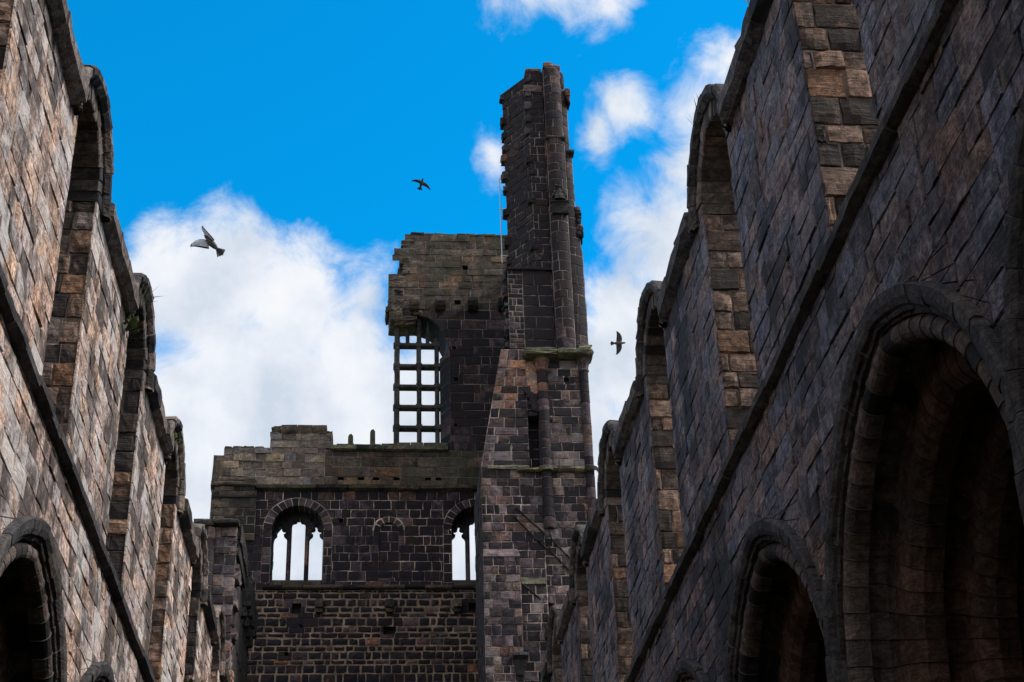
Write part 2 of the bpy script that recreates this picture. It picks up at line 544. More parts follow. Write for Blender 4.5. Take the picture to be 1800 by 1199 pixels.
# ------------------------------------------------------------------ arches
class Arch:
    """half-span a at springing zs; off = how far the arc centres lie beyond the middle (0 = round)"""
    def __init__(s, c, zs, a, off=0.0):
        s.c, s.zs, s.a, s.off, s.r = c, zs, a, off, a + off

    def at(s, side, frac, e):
        rr = s.r + e
        th = math.acos(max(-1, min(1, s.off / rr))) if s.off else math.pi / 2
        th *= frac
        return (s.c + side * (rr * math.cos(th) - s.off), s.zs + rr * math.sin(th))

    def leg(s, side, z, e):
        return (s.c + side * (s.a + e), z)

    def outline(s, e, zbot, n=10):
        """convex ccw polygon of opening grown by e"""
        pts = [s.leg(-1, zbot, e), s.leg(1, zbot, e)]
        for i in range(n + 1):
            pts.append(s.at(1, i / n, e))
        for i in range(n - 1 if s.off == 0 else n - 1, -1, -1):
            pts.append(s.at(-1, i / n, e))
        return pts


def prof_normals(pf, closed=False):
    n = len(pf)
    out = []
    for i in range(n):
        a = pf[i - 1] if (i > 0 or closed) else pf[i]
        b = pf[(i + 1) % n] if (i < n - 1 or closed) else pf[i]
        tx, ty = b[0] - a[0], b[1] - a[1]
        l = math.hypot(tx, ty) or 1
        out.append((ty / l, -tx / l))
    return out


def sweep(B, P, stations, pf, sunk=.012, sink_sign=1, jit=.004, ms=0, mm=1, closed=False, ends=False, rough=0.006):
    """stations: list of blocks; each block is a list of functions e -> (u, v); a joint is cut between blocks. pf: list of (e, d)."""
    nn = prof_normals(pf, closed)
    n = len(pf)
    prev = None
    rng = range(n) if closed else range(n - 1)
    for blk in stations:
        tone = rt()
        de, dd = random.uniform(-rough, rough), random.uniform(-rough, rough)
        rows = []
        for k, fn in enumerate(blk):
            row = []
            for (e, d), nv_ in zip(pf, nn):
                ee = e + de + random.uniform(-jit, jit)
                d2 = d + dd + random.uniform(-jit, jit)
                u, v = fn(ee)
                row.append(P(u, v, d2))
            rows.append(row)
        o = len(B.v)
        for row in rows:
            B.v.extend(row)
        for k in range(len(rows) - 1):
            for i in rng:
                i2 = (i + 1) % n
                B.f.append([o + k * n + i, o + k * n + i2, o + (k + 1) * n + i2, o + (k + 1) * n + i]); B.m.append(ms); B.t.append(tone)
        if prev is not None:
            # joint: sunk ring halfway
            fn0, fn1, last = prev[0], blk[0], prev[1]
            mid = []
            for (e, d), nv_ in zip(pf, nn):
                e2, d2 = e + sink_sign * nv_[0] * sunk, d + sink_sign * nv_[1] * sunk
                p0, p1 = fn0(e2), fn1(e2)
                mid.append(P((p0[0] + p1[0]) / 2, (p0[1] + p1[1]) / 2, d2))
            om = len(B.v)
            B.v.extend(mid)
            for i in rng:
                i2 = (i + 1) % n
                B.f.append([last + i, last + i2, om + i2, om + i]); B.m.append(mm); B.t.append(tone)
                B.f.append([om + i, om + i2, o + i2, o + i]); B.m.append(mm); B.t.append(tone)
        elif ends:
            B.f.append([o + i for i in range(n)]); B.m.append(ms); B.t.append(tone)
        prev = (blk[-1], o + (len(rows) - 1) * n)
    if ends and prev:
        B.f.append([prev[1] + i for i in range(n)]); B.m.append(ms); B.t.append(stations and (.5, .5, .5))


def arch_stations(A, nv, gap=.006, sub=2, legs=None, legh=(.28, .4)):
    """voussoir by voussoir from the foot of the left leg over the crown to the right foot"""
    st = []

    def legblocks(side):
        out = []
        z = legs
        while z < A.zs - 1e-6:
            h = random.uniform(*legh)
            if A.zs - z - h < .15:
                h = A.zs - z
            zz = [z + gap, z + h * .5, z + h - gap]
            out.append([(lambda e, q=q, s=side: A.leg(s, q, e)) for q in zz])
            z += h
        return out
    if legs is not None:
        st += legblocks(-1)
    half = nv // 2
    gg = gap / (A.r * 1.4)

    def arcblk(side, f0, f1):
        f = [f0 + gg + (f1 - f0 - 2 * gg) * i / sub for i in range(sub + 1)]
        return [(lambda e, q=q, s=side: A.at(s, q, e)) for q in f]
    for i in range(half):
        st.append(arcblk(-1, i / half, (i + 1) / half))
    for i in range(half - 1, -1, -1):
        b = arcblk(1, i / half, (i + 1) / half)
        b.reverse()
        st.append(b)
    if legs is not None:
        lb = legblocks(1)
        lb.reverse()
        for b in lb:
            b.reverse()
        st += lb
    return st


def line_stations(u0, u1, v, seg=(.5, .9), gap=.006, sub=2, along_u=True, slope=0.0, wob=.0):
    st = []
    u = u0
    while u < u1 - 1e-6:
        w = random.uniform(*seg)
        if u1 - u - w < seg[0] * .6:
            w = u1 - u
        dv = random.uniform(-wob, wob)
        us = [u + gap + (w - 2 * gap) * i / sub for i in range(sub + 1)]
        if along_u:
            st.append([(lambda e, q=q, dv=dv: (q, v + e + dv + slope * (q - u0))) for q in us])
        else:
            st.append([(lambda e, q=q, dv=dv: (v + e + dv, q)) for q in us])
        u += w
    return st


def half_round(ce, cd, r, a0, a1, n=6):
    return [(ce + r * math.cos(R(a0 + (a1 - a0) * i / n)), cd + r * math.sin(R(a0 + (a1 - a0) * i / n))) for i in range(n + 1)]


# ================================================================== SETTING
gm = MB()
N = 24
gv = []
for iy in range(N + 1):
    for ix in range(N + 1):
        x = (ix / N - .5) * 2
        y = (iy / N - .5) * 2
        X, Y = math.copysign(abs(x) ** 3 * 6000, x), math.copysign(abs(y) ** 3 * 6000, y) + 20
        gv.append((X, Y, -1.6))
gm.add(gv, [(iy * (N + 1) + ix, iy * (N + 1) + ix + 1, (iy + 1) * (N + 1) + ix + 1, (iy + 1) * (N + 1) + ix) for iy in range(N) for ix in range(N)])
ground = gm.build('ground', [M_GROUND])
ground['kind'] = 'structure'

# ================================================================== NAVE WALLS
BAYS = [1.78, 6.81, 11.84, 16.87, 21.90, 26.93, 31.96, 36.99]
Z_MID, Z_TOP, Z_SPR = 8.42, 12.38, 12.42
WA, ring_w = 0.86, 0.27
ARCH_A, ARCH_OFF, ARCH_Z = 2.46, 0.50, 4.1
ROLL = [(0.02, -.02), (-.02, -.02), (-.02, -.07)] + half_round(-.13, -.10, .11, 30, 175, 7) + [(-.24, -.13), (-.24, -.20), (-.10, -.24), (-.06, -.34), (-.10, -.44), (-.25, -.47)]
ORDERS = ([(-.25, -.47), (-.44, -.49), (-.50, -.52), (-.58, -.63), (-.58, -.82), (-.44, -.86), (-.42, -.98), (-.50, -1.05), (-.70, -1.07), (-.77, -1.10), (-.86, -1.22), (-.86, -1.42), (-.74, -1.47)]
          + half_round(-.92, -1.62, .10, 60, 200, 5) + [(-1.0, -1.80), (-.6, -1.84), (0.0, -1.86)])


def nave_wall(side, X, label, seed, mat_wall, mat_cap):
    random.seed(seed)
    root = thing('nave_wall', label, 'ruined wall')
    sg = 1 if side == 'S' else -1            # +x wall faces -x

    def P(u, v, d):
        return (X - sg * d, u, v)
    wins = [Arch(c, Z_SPR, WA) for c in BAYS]
    arcs = [Arch(c, ARCH_Z, ARCH_A, ARCH_OFF) for c in BAYS]
    holes = [w.outline(ring_w - .03, Z_SPR, 8) for w in wins] + [[(w.c - WA + .01, Z_MID), (w.c + WA - .01, Z_MID), (w.c + WA - .01, Z_SPR + .2), (w.c - WA + .01, Z_SPR + .2)] for w in wins] + [a.outline(.20, -1.6, 10) for a in arcs]
    Y0, Y1 = -0.7, 41.4
    B = MB()

    def tf(u, v):
        r = noise.noise(Vector((u * .25, v * .25, seed)))
        t = rt()
        return (min(1, max(0, t[0] + r * .35)), t[1], t[2])
    masonry(B, P, Y0, Y1, 1.5, Z_TOP + .1, ch=(.24, .32), bl=(.36, .72), j=.004, bev=.007, md=.021, proud=(-.007, .010), holes=holes, jit=.009, tonef=tf, nu=3, nv=2)
    masonry(B, P, Y0, Y1, -1.6, 1.5, ch=(.3, .4), bl=(.5, .9), j=.008, bev=.014, md=.03, holes=holes, nu=2, nv=1)
    # outer face and the plain stretch towards the west
    Po = lambda u, v, d: (X + sg * (1.15 + d), u, v)
    masonry(B, Po, Y0, Y1, -1.6 + 7.6, Z_TOP + .1, ch=(.4, .5), bl=(.8, 1.4), holes=[w.outline(.05, Z_MID, 8) for w in wins], nu=1, nv=1)
    masonry(B, P, -24, Y0, -1.6, Z_TOP + .1, ch=(.45, .6), bl=(.9, 1.6), nu=1, nv=1)
    masonry(B, Po, -24, Y0, -1.6, Z_TOP + .1, ch=(.45, .6), bl=(.9, 1.6), nu=1, nv=1)
    B.build('masonry', [mat_wall, M_JOINT_DARK], root)

    # broken wall head: ragged courses set back behind the string course, one stretch between each pair of windows
    wr = WA + ring_w + .12
    edges = [Y0] + [x for c in BAYS for x in (c - wr, c + wr)] + [Y1]
    for k2 in range(0, len(edges), 2):
        B = MB()
        u = edges[k2] + .13
        while u < edges[k2 + 1] - .2:
            w = min(random.uniform(.35, .8), edges[k2 + 1] - .1 - u)
            for k in range(random.choice((1, 1, 1, 2))):
                h = random.uniform(.14, .26)
                zb = Z_TOP + .05 + k * .2
                d0 = random.uniform(.0, .06) + k * .1
                xs = sorted((X + sg * d0, X + sg * 1.12))
                B.rock(xs[0], xs[1], u, u + w - .004, zb, zb + h + (.06 if k == 0 else 0), jit=.02)
            u += w
        B.build('wall_head', [mat_cap], root)
    for c in BAYS:
        for q in (-.55, -.1, .4):
            if random.random() < .45:
                B = MB()
                uu = c + q + random.uniform(-.1, .1)
                zb = Z_SPR + math.sqrt(max(0, (WA + ring_w) ** 2 - (uu - c) ** 2)) - .05
                xs = sorted((X + sg * random.uniform(.03, .15), X + sg * random.uniform(.6, 1.1)))
                B.rock(xs[0], xs[1], uu - .2, uu + .2, zb, zb + random.uniform(.1, .18), jit=.03)
                B.build('coping_stone', [mat_cap], root)

    # two string courses
    B = MB()
    pf = [(.0, -.02), (.02, .04), (.06, .11), (.15, .12), (.18, .09), (.24, -.02)]
    sweep(B, P, line_stations(Y0, Y1, Z_MID - .1, wob=.012), pf, jit=.008, rough=.012)
    B.build('string_course', [M_MOULD, M_JOINT_DARK], root)
    pf2 = [(.0, -.02), (.03, .06), (.10, .17), (.30, .18), (.34, .14), (.36, -.05)]
    for k in range(0, len(edges), 2):
        B = MB()
        sweep(B, P, line_stations(edges[k], edges[k + 1], Z_TOP, seg=(.6, 1.1), sub=3, wob=.02), pf2, jit=.016, rough=.02, ends=True)
        B.build('string_course', [mat_cap, M_JOINT_DARK], root)

    for w in wins:
        # window > jambs, arch ring, hood mould
        B = MB()
        for s in (-1, 1):
            uj = w.c + s * WA
            Pj = lambda u, v, d, uj=uj, s=s: (X + sg * u, uj - s * d, v)
            masonry(B, Pj, 0.0, 1.15, Z_MID, Z_SPR, ch=(.24, .40), bl=(.26, .62), j=.007, bev=.012, md=.018, proud=(-.012, .022), jit=.012, nu=4, nv=3)
        # sloping sill
        B.add([P(w.c - WA, Z_MID + .02, 0), P(w.c + WA, Z_MID + .02, 0), P(w.c + WA, Z_MID + .5, -1.15), P(w.c - WA, Z_MID + .5, -1.15)], [(0, 1, 2, 3)], 0, rt())
        win = B.build('clerestory_window', [M_JAMB, M_JOINT_DULL], root)
        B = MB()
        st = arch_stations(w, 16, sub=1)
        sweep(B, P, st, [(ring_w, -.5), (ring_w, .0), (ring_w - .02, .015), (.02, .015), (0, 0), (0, -.42)], jit=.006, rough=.012)
        st = arch_stations(w, 14, sub=1)
        sweep(B, P, st, [(0.004, -.41), (.0, -.80)], jit=.006, rough=.008)
        sweep(B, P, arch_stations(w, 18, sub=1), [(0.0, -.79), (-.0, -1.15), (ring_w, -1.15), (ring_w + .02, -.5)], jit=.006, rough=.008)
        B.build('arch_ring', [M_SOFFIT, M_JOINT_DARK], win)
        B = MB()
        A2 = Arch(w.c, w.zs, WA)
        sweep(B, P, arch_stations(A2, 12, sub=2, legs=Z_TOP - .02), [(ring_w - .04, -.03), (ring_w - .03, .05), (ring_w + .03, .12), (ring_w + .12, .13), (ring_w + .15, .08), (ring_w + .15, -.10)], jit=.01, rough=.014)
        B.build('hood_mould', [mat_cap, M_JOINT_DARK], win)

    for a in arcs:
        B = MB()
        st = arch_stations(a, 30, sub=2, legs=-1.6)
        sweep(B, P, st, ORDERS, jit=.004, rough=.004, sunk=.012)
        ar = B.build('arcade_arch', [M_INNER, M_JOINT_DARK], root)
        B = MB()
        sweep(B, P, arch_stations(a, 30, sub=2, legs=-1.6), ROLL, jit=.003, rough=.003, sunk=.012)
        B.build('roll_moulding', [M_SOFFIT, M_JOINT_DARK], ar)
        B = MB()
        sweep(B, P, arch_stations(a, 24, sub=2), [(.0, -.03), (.0, .02), (.03, .035), (.045, .03), (.06, .07), (.12, .10), (.22, .11), (.25, .08), (.25, -.03)], jit=.007, rough=.01)
        B.build('hood_mould', [M_MOULD, M_JOINT_DARK], ar)
        for s in (-1, 1):
            B = MB()
            zs = [(3.60, .0), (3.67, .03), (3.71, .02), (3.85, .10), (3.91, .14), (4.02, .15), (4.05, .0)]
            blk = [(lambda e, z=z, b=b, s=s: a.leg(s, z, e - b)) for z, b in zs]
            sweep(B, lambda u, v, d: P(u, v, d), [blk], [(e, d + .03) for e, d in ROLL + ORDERS], jit=.004, rough=0)
            B.build('capital', [M_MOULD, M_JOINT_DARK], ar)

    # the aisle behind: outer wall and vault keep it dark
    B = MB()
    xa, xb = X + sg * 1.87, X + sg * 6.0
    lo, hi = sorted((xa, xb))
    B.box(lo, hi, -24, 41.4, 7.75, 8.0)
    lo2, hi2 = sorted((xb, xb + sg * .9))
    B.box(lo2, hi2, -24, 41.4, -1.6, 8.2)
    lo3, hi3 = sorted((X + sg * .3, xb))
    B.box(lo3, hi3, 41.45, 41.9, -1.6, 8.0)
    B.box(lo3, hi3, -24.5, -24.0, -1.6, 8.0)
    B.build('aisle', [M_INNER], root)
    # inner face of the arcade wall above the arches, towards the aisle
    B = MB()
    Pa = lambda u, v, d: (X + sg * 1.86, u, v)
    masonry(B, Pa, Y0, Y1, -1.6, 7.8, ch=(.5, .7), bl=(.9, 1.5), holes=[a.outline(-.05, -1.6, 8) for a in arcs], nu=1, nv=1)
    B.build('aisle_masonry', [M_INNER, M_JOINT_DARK], root)
    return root


nave_wall('S', 4.55, 'shaded ruined nave wall with bluish grey shade put into its stone colour, and pointed arcade arches, right side', 11, M_NAVE_S, M_CAP_S)
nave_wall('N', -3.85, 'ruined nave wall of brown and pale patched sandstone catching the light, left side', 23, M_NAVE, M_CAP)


# ================================================================== TOWER: EAST WALL (y = 52)
def PE(u, v, d):
    return (u, 52 - d, v)


random.seed(5)
ew = thing('tower_wall', 'blackened far tower wall with a broken mullioned window and two three-light windows', 'ruined wall')


def inpoly(x, y, poly):
    c = False
    k = len(poly)
    for i in range(k):
        x0, y0 = poly[i]
        x1, y1 = poly[(i + 1) % k]
        if (y0 > y) != (y1 > y) and x < (x1 - x0) * (y - y0) / (y1 - y0) + x0:
            c = not c
    return c


WINS_E = [Arch(-2.79, 22.25, 0.93), Arch(3.68, 22.25, 0.93)]
RING_E = .33
hole_w = [w.outline(RING_E - .02, 20.22, 10) for w in WINS_E]
blind = Arch(0.48, 22.2, .36)
put_holes = lambda pts: [[(x - w / 2, z - h / 2), (x + w / 2, z - h / 2), (x + w / 2, z + h / 2), (x - w / 2, z + h / 2)] for x, z, w, h in pts]
PUT = put_holes([(-2.72, 19.25, .32, .40), (.52, 18.45, .42, .3), (-1.25, 22.6, .16, .16), (3.45, 19.3, .25, .3), (-3.0, 17.6, .14, .12), (-2.55, 18.62, .14, .12)])
B = MB()
# lower rubble
soot_t = lambda lo, hi: (lambda u, v: (random.uniform(.2, .8), random.random(), random.uniform(lo, hi)))


def rub_tone(u, v):
    n = noise.noise(Vector((u * .7, v * .7, 3.3)))
    return (random.uniform(.2, .8), .75 if random.random() < .16 + max(0, n) * .5 else random.random() * .5, 0.15 if random.random() < .12 + max(0, n) * .4 else random.uniform(.5, 1))


masonry(B, PE, -5.6, 5.6, 14.0, 17.4, ch=(.27, .36), bl=(.24, .52), j=.026, bev=.02, md=.018, proud=(.0, .03), jit=.016, nu=3, nv=2, holes=PUT, tonef=rub_tone)
masonry(B, PE, -5.6, 5.6, 17.4, 19.95, ch=(.16, .34), bl=(.24, .6), j=.03, bev=.02, md=.018, proud=(-.005, .03), jit=.02, nu=3, nv=2, holes=PUT, tonef=rub_tone)
masonry(B, PE, -5.6, 5.6, -1.6, 14.0, ch=(.4, .5), bl=(.6, .9), j=.02, bev=.02, md=.02, nu=1, nv=1)
rub = B.build('rubble_masonry', [M_TOWER, M_JOINT_TAN], ew)
B = MB()
masonry(B, PE, -5.95, 5.6, 19.95, 23.8, ch=(.30, .42), bl=(.28, .70), j=.011, bev=.012, md=.008, proud=(-.004, .018), jit=.013, nu=3, nv=2, holes=hole_w + PUT + [blind.outline(.2, 22.2, 6), [(.12, 20.4), (.84, 20.4), (.84, 22.25), (.12, 22.25)]], tonef=soot_t(.3, .95))
B.build('ashlar_masonry', [M_TOWER, M_JOINT_PALE], ew)
# blind arch voussoirs
B = MB()
sweep(B, PE, arch_stations(blind, 6, sub=2, gap=.012), [(.19, -.01), (.18, .012), (-.02, .012), (-.03, -.01)], sunk=.01, jit=.004)
sweep(B, PE, arch_stations(blind, 6, sub=2), [(.24, .004), (.17, .004)], ms=1, jit=.003)
masonry(B, PE, .0, .96, 22.2, 22.75, ch=(.2, .25), bl=(.3, .5), j=.01, md=.06, proud=(-.06, -.05), nu=1, nv=1, tonef=soot_t(.6, 1))
masonry(B, PE, .11, .85, 20.38, 22.2, ch=(.26, .4), bl=(.38, .74), j=.008, md=.06, proud=(-.05, -.035), jit=.012, nu=2, nv=2, tonef=soot_t(.55, 1))
B.build('blind_arch', [M_TOWER, M_JOINT_PALE], ew)
# upper wall: left thin courses, right large green-brown blocks
HWIN = [(-1.55, 25.45), (2.72, 25.45), (2.72, 30.0), (2.55, 30.55), (2.2, 31.05), (1.85, 31.3), (1.55, 31.4), (0.2, 31.4), (0.2, 40), (-1.55, 40)]
OUTL = [(-5.62, 24.0), (6.0, 24.0), (6.0, 35.15), (1.25, 35.15), (1.25, 34.85), (0.92, 34.8), (0.88, 33.3), (0.68, 33.25), (0.6, 32.3), (.42, 32.1), (.42, 30.95), (1.6, 31.35), (2.1, 31.15), (2.55, 30.55), (2.76, 29.9), (2.76, 25.45), (-1.62, 25.45), (-1.62, 26.2), (-3.93, 26.2), (-3.93, 25.85), (-4.1, 25.85), (-4.1, 25.58), (-5.62, 25.5)]
arcpts = [(2.76, 29.6), (2.62, 30.35), (2.35, 30.85), (1.95, 31.2), (1.6, 31.33), (0.42, 30.95)]
hole_big = [(-1.62, 25.45), (2.76, 25.45), (2.76, 29.7), (2.64, 30.25), (2.36, 30.85), (1.98, 31.18), (1.5, 31.34), (-1.0, 31.34)]
UPPUT = put_holes([(3.44, 33.57, .2, .18), (3.11, 31.95, .26, .2), (2.94, 29.86, .22, .14), (3.0, 28.49, .2, .16), (2.95, 26.52, .16, .12)] + [(x, 24.28, .24, .12) for x in (-2.1, -1.3, -.55, .0, .75, 1.9, 2.3)])
B = MB()
masonry(B, PE, -5.6, -1.9, 24.0, 25.52, ch=(.2, .36), bl=(.3, .75), j=.007, bev=.01, md=.012, jit=.008, nu=2, nv=2, tonef=soot_t(0, .55), proud=(-.03, .03), keep=lambda u, v: random.random() > .0)
masonry(B, PE, -3.93, -1.66, 25.52, 26.14, ch=(.28, .32), bl=(.35, .7), j=.007, bev=.01, md=.012, jit=.008, nu=2, nv=2, tonef=soot_t(0, .55))
B.build('patched_masonry', [M_PATCH, M_JOINT_DULL], ew)
B = MB()
masonry(B, PE, -1.9, 6.0, 24.0, 25.45, ch=(.34, .42), bl=(.5, 1.3), j=.009, bev=.010, md=.01, jit=.006, nu=3, nv=2, tonef=soot_t(.1, .7), holes=UPPUT)
B.build('mossy_masonry', [M_UPPER, M_JOINT_DULL], ew)
B = MB()
OUT_UP = [(2.0, 25.45), (6.0, 25.45), (6.0, 35.16), (1.25, 35.16), (1.25, 34.82), (.9, 34.8), (.88, 33.4), (.7, 33.2), (.62, 32.5), (.4, 32.2), (.4, 30.6), (2.0, 30.6)]


def up_tone(u, v):
    t = (v - 29) / 6
    return (random.uniform(.25, .8), random.random(), random.uniform(.1, .75) - .25 * max(0, t))


B2 = MB()
masonry(B2, PE, 2.0, 6.0, 25.45, 31.6, ch=(.3, .44), bl=(.5, 1.2), j=.010, bev=.012, md=.012, jit=.008, nu=3, nv=2, tonef=soot_t(.3, .85), holes=UPPUT + [hole_big])
B2.build('ashlar_masonry', [M_TOWER, M_JOINT_DULL], ew)
masonry(B, PE, .42, 2.0, 30.6, 31.6, ch=(.24, .36), bl=(.3, .5), j=.012, bev=.02, md=.03, jit=.02, nu=3, nv=2, holes=[hole_big], proud=(-.03, .05), keep=lambda u, v: inpoly(u, v, OUT_UP))
masonry(B, PE, .38, 6.0, 31.6, 35.16, ch=(.26, .38), bl=(.4, 1.1), j=.009, bev=.014, md=.016, jit=.010, nu=3, nv=2, tonef=up_tone, holes=UPPUT, proud=(-.02, .03), keep=lambda u, v: inpoly(u, v, OUT_UP))
B.build('gable_masonry', [M_UPPER, M_JOINT_DULL], ew)

# solid core behind the face, reveals
B = MB()
T0, T1 = 52.4, 53.5
B.box(-5.6, 6.6, T0, T1, -1.6, 20.1)
B.box(-5.95, -3.75, T0, T1, 20.1, 23.95)
B.box(-1.85, 2.72, T0, T1, 20.1, 23.95)
B.box(4.64, 6.6, T0, T1, 20.1, 23.95)
B.box(-3.75, -1.85, T0, T1, 23.25, 23.95)
B.box(2.72, 4.64, T0, T1, 23.25, 23.95)
B.box(-5.58, 6.6, T0, T1, 23.95, 25.40)
B.box(-3.9, -1.7, T0, T1, 25.40, 26.1)
B.box(2.9, 6.6, T0, T1, 25.40, 31.5)
B.box(1.0, 6.6, T0, T1, 31.42, 33.1)
B.box(1.3, 6.6, T0, T1, 33.1, 35.08)
B.box(.55, 1.0, T0, T1, 31.5, 32.1)
B.build('wall_core', [M_CORE], ew)
for w in WINS_E:
    B = MB()
    for s in (-1, 1):
        Pq = lambda u, v, d, w=w, s=s: PE(w.c + s * (w.a + u), v, d)
        masonry(B, Pq, 0, RING_E - .02, 20.22, w.zs, ch=(.28, .4), bl=(.3, .32), j=.010, bev=.01, md=.008, proud=(0, .014), jit=.006, nu=2, nv=2, tonef=soot_t(.3, .95))
        Pj = lambda u, v, d, w=w, s=s: (w.c + s * w.a - s * d, 52 + u, v)
        masonry(B, Pj, 0, 1.5, 20.22, w.zs, ch=(.3, .4), bl=(.4, .7), nu=1, nv=1, md=.01, proud=(0, .01))
    B.add([PE(w.c - .95, 20.22, .0), PE(w.c + .95, 20.22, .0), PE(w.c + .95, 20.25, -1.5), PE(w.c - .95, 20.25, -1.5)], [(0, 1, 2, 3)], 0, rt())
    B.build('window_reveal', [M_TOWER, M_JOINT_PALE], ew)
# big window right jamb: chamfered reveal and arch soffit
B = MB()
Pc = lambda u, v, d: (2.80 - .38 * u + d * .6, 52 + .02 + u * .75 - d * .5, v)
masonry(B, Pc, 0, 1.0, 25.5, 29.8, ch=(.3, .44), bl=(.9, 1.0), j=.008, bev=.012, md=.01, nu=2, nv=2, jit=.008)
# soffit
ap = [(2.78, 29.7), (2.66, 30.27), (2.38, 30.87), (2.0, 31.2), (1.52, 31.36), (0.95, 31.36), (0.45, 31.36)]
for (a, b) in zip(ap[:-1], ap[1:]):
    B.add([(a[0], 52, a[1]), (b[0], 52, b[1]), (b[0] - .05, 53.5, b[1] - .1), (a[0] - .05, 53.5, a[1] - .1)], [(0, 1, 2, 3)], 0, rt())
B.build('window_jamb', [M_TOWER, M_JOINT_DULL], ew)

# string courses
B = MB()
sweep(B, PE, line_stations(-3.93, 5.5, 19.95, seg=(.6, 1.2), wob=.006), [(0, -.02), (.02, .10), (.06, .14), (.14, .14), (.20, -.02)], jit=.008)
B.build('string_course', [M_UPPER, M_JOINT_DARK], ew)
B = MB()
sweep(B, PE, line_stations(-4.34, 5.5, 23.74, seg=(.6, 1.3), wob=.01), [(0, -.02), (.02, .05), (.08, .20), (.20, .22), (.26, .05), (.3, -.02)], jit=.012, rough=.012)
B.build('cornice', [M_UPPER, M_JOINT_DARK], ew)
B = MB()
sweep(B, PE, line_stations(-1.7, 2.66, 25.40, seg=(.6, 1.2), wob=.008), [(0, -.02), (-.02, .06), (.03, .16), (.18, .16), (.26, -.0), (.26, -.4)], jit=.012, ends=True)
u = -1.5
while u < 2.6:
    w = random.uniform(.35, .7)
    if u + w > 2.62:
        w = 2.62 - u
    hh = .15 if u > .3 else random.uniform(.05, .14)
    B.rock(u, u + w - .004, 52.1, 52.5, 25.62, 25.68 + hh, jit=.008, wear=.3)
    u += w
B.build('window_sill', [M_LICHEN, M_JOINT_DARK], ew)
# left corner shaft block, corbelled impost and capping stones
B = MB()
B.rock(-5.98, -5.58, 51.95, 53.2, 24.05, 25.22, jit=.01)
B.rock(-6.02, -4.34, 51.80, 53.3, 23.90, 24.10, jit=.014)
B.rock(-5.75, -4.36, 51.84, 52.4, 24.10, 24.24, jit=.02)
B.rock(-5.95, -4.30, 51.84, 53.3, 23.42, 23.54, jit=.01)
masonry(B, lambda u, v, d: (u, 51.9 - d, v), -5.93, -4.32, 21.8, 23.45, ch=(.22, .36), bl=(.3, .5), j=.01, md=.012, nu=2, nv=1)
masonry(B, lambda u, v, d: (u, 51.9 - d, v), -5.85, -4.4, 23.54, 23.92, ch=(.17, .2), bl=(.3, .5), j=.01, md=.012, nu=2, nv=1)
B.box(-5.9, -4.36, 51.93, 53.2, 21.8, 23.5)
B.build('corner_impost', [M_UPPER, M_JOINT_DULL], ew)
B = MB()
B.rock(-3.9, -3.55, 51.98, 52.6, 26.14, 26.42, jit=.03)
B.rock(-3.95, -3.6, 51.97, 52.6, 26.1, 26.2, jit=.02)
u = -3.55
while u < -1.9:
    w = random.uniform(.4, .6)
    B.rock(u, min(u + w, -1.85) - .004, 51.96, 53.2, 26.12, 26.46, jit=.006, wear=.25)
    u += w
B.rock(-1.86, -1.64, 52.0, 53.2, 25.6, 26.25, jit=.02)
B.build('capping_stones', [M_UPPER, M_JOINT_DULL], ew)
B = MB()
u = -5.6
while u < -4.2:
    w = random.uniform(.2, .4)
    B.rock(u, u + w, 52.0, 53.2, 25.50, 25.54 + random.uniform(0, .08), jit=.02)
    u += w
B.build('capping_stones', [M_UPPER, M_JOINT_DULL], ew)
B = MB()
u = 1.25
while u < 5.5:
    w = random.uniform(.25, .6)
    B.rock(u, u + w - .004, 51.98, 53.2, 35.1, 35.16 + random.uniform(.02, .10), jit=.012, wear=.4)
    u += w
B.build('capping_stones', [M_UPPER, M_JOINT_DULL], ew)
B = MB()
for x, zz in ((.92, 34.8), (.75, 33.3), (.5, 32.4), (.42, 31.9), (.46, 31.5), (.55, 31.15), (.6, 32.8), (.7, 31.1), (.38, 31.65), (.88, 33.9), (1.0, 31.15), (.62, 33.05), (.5, 32.1)):
    B.rock(x - random.uniform(.02, .12), x + .5, 51.96, 53.0, zz - .22, zz + random.uniform(.1, .2), jit=.04)
B.build('broken_edge', [M_UPPER, M_JOINT_DULL], ew)
B = MB()
B.rock(.42, 1.5, 51.9, 52.5, 31.0, 31.22, jit=.03)
B.build('lintel_stone', [M_UPPER], ew)
# corbels
for x in (1.4, 2.42, 3.7, 4.9):
    B = MB()
    pts = [(51.98, 31.98), (51.62, 31.98), (51.60, 31.80), (51.66, 31.62), (51.80, 31.53), (51.98, 31.52)]
    n = len(pts)
    V = [(x - .2, y, z) for y, z in pts] + [(x + .2, y, z) for y, z in pts]
    B.add(V, [(i, (i + 1) % n, n + (i + 1) % n, n + i) for i in range(n)] + [tuple(range(n)), tuple(range(n, 2 * n))], 0, rt())
    B.build('corbel', [M_UPPER], ew)
for x in (-1.93, .52, 2.92):
    B = MB()
    B.rock(x - .15, x + .15, 51.7, 52.02, 19.22, 19.52, jit=.012)
    B.rock(x - .13, x + .13, 51.82, 52.02, 19.08, 19.24, jit=.012)
    B.build('corbel', [M_UPPER], ew)
# mullions and transoms of the big window
B = MB()


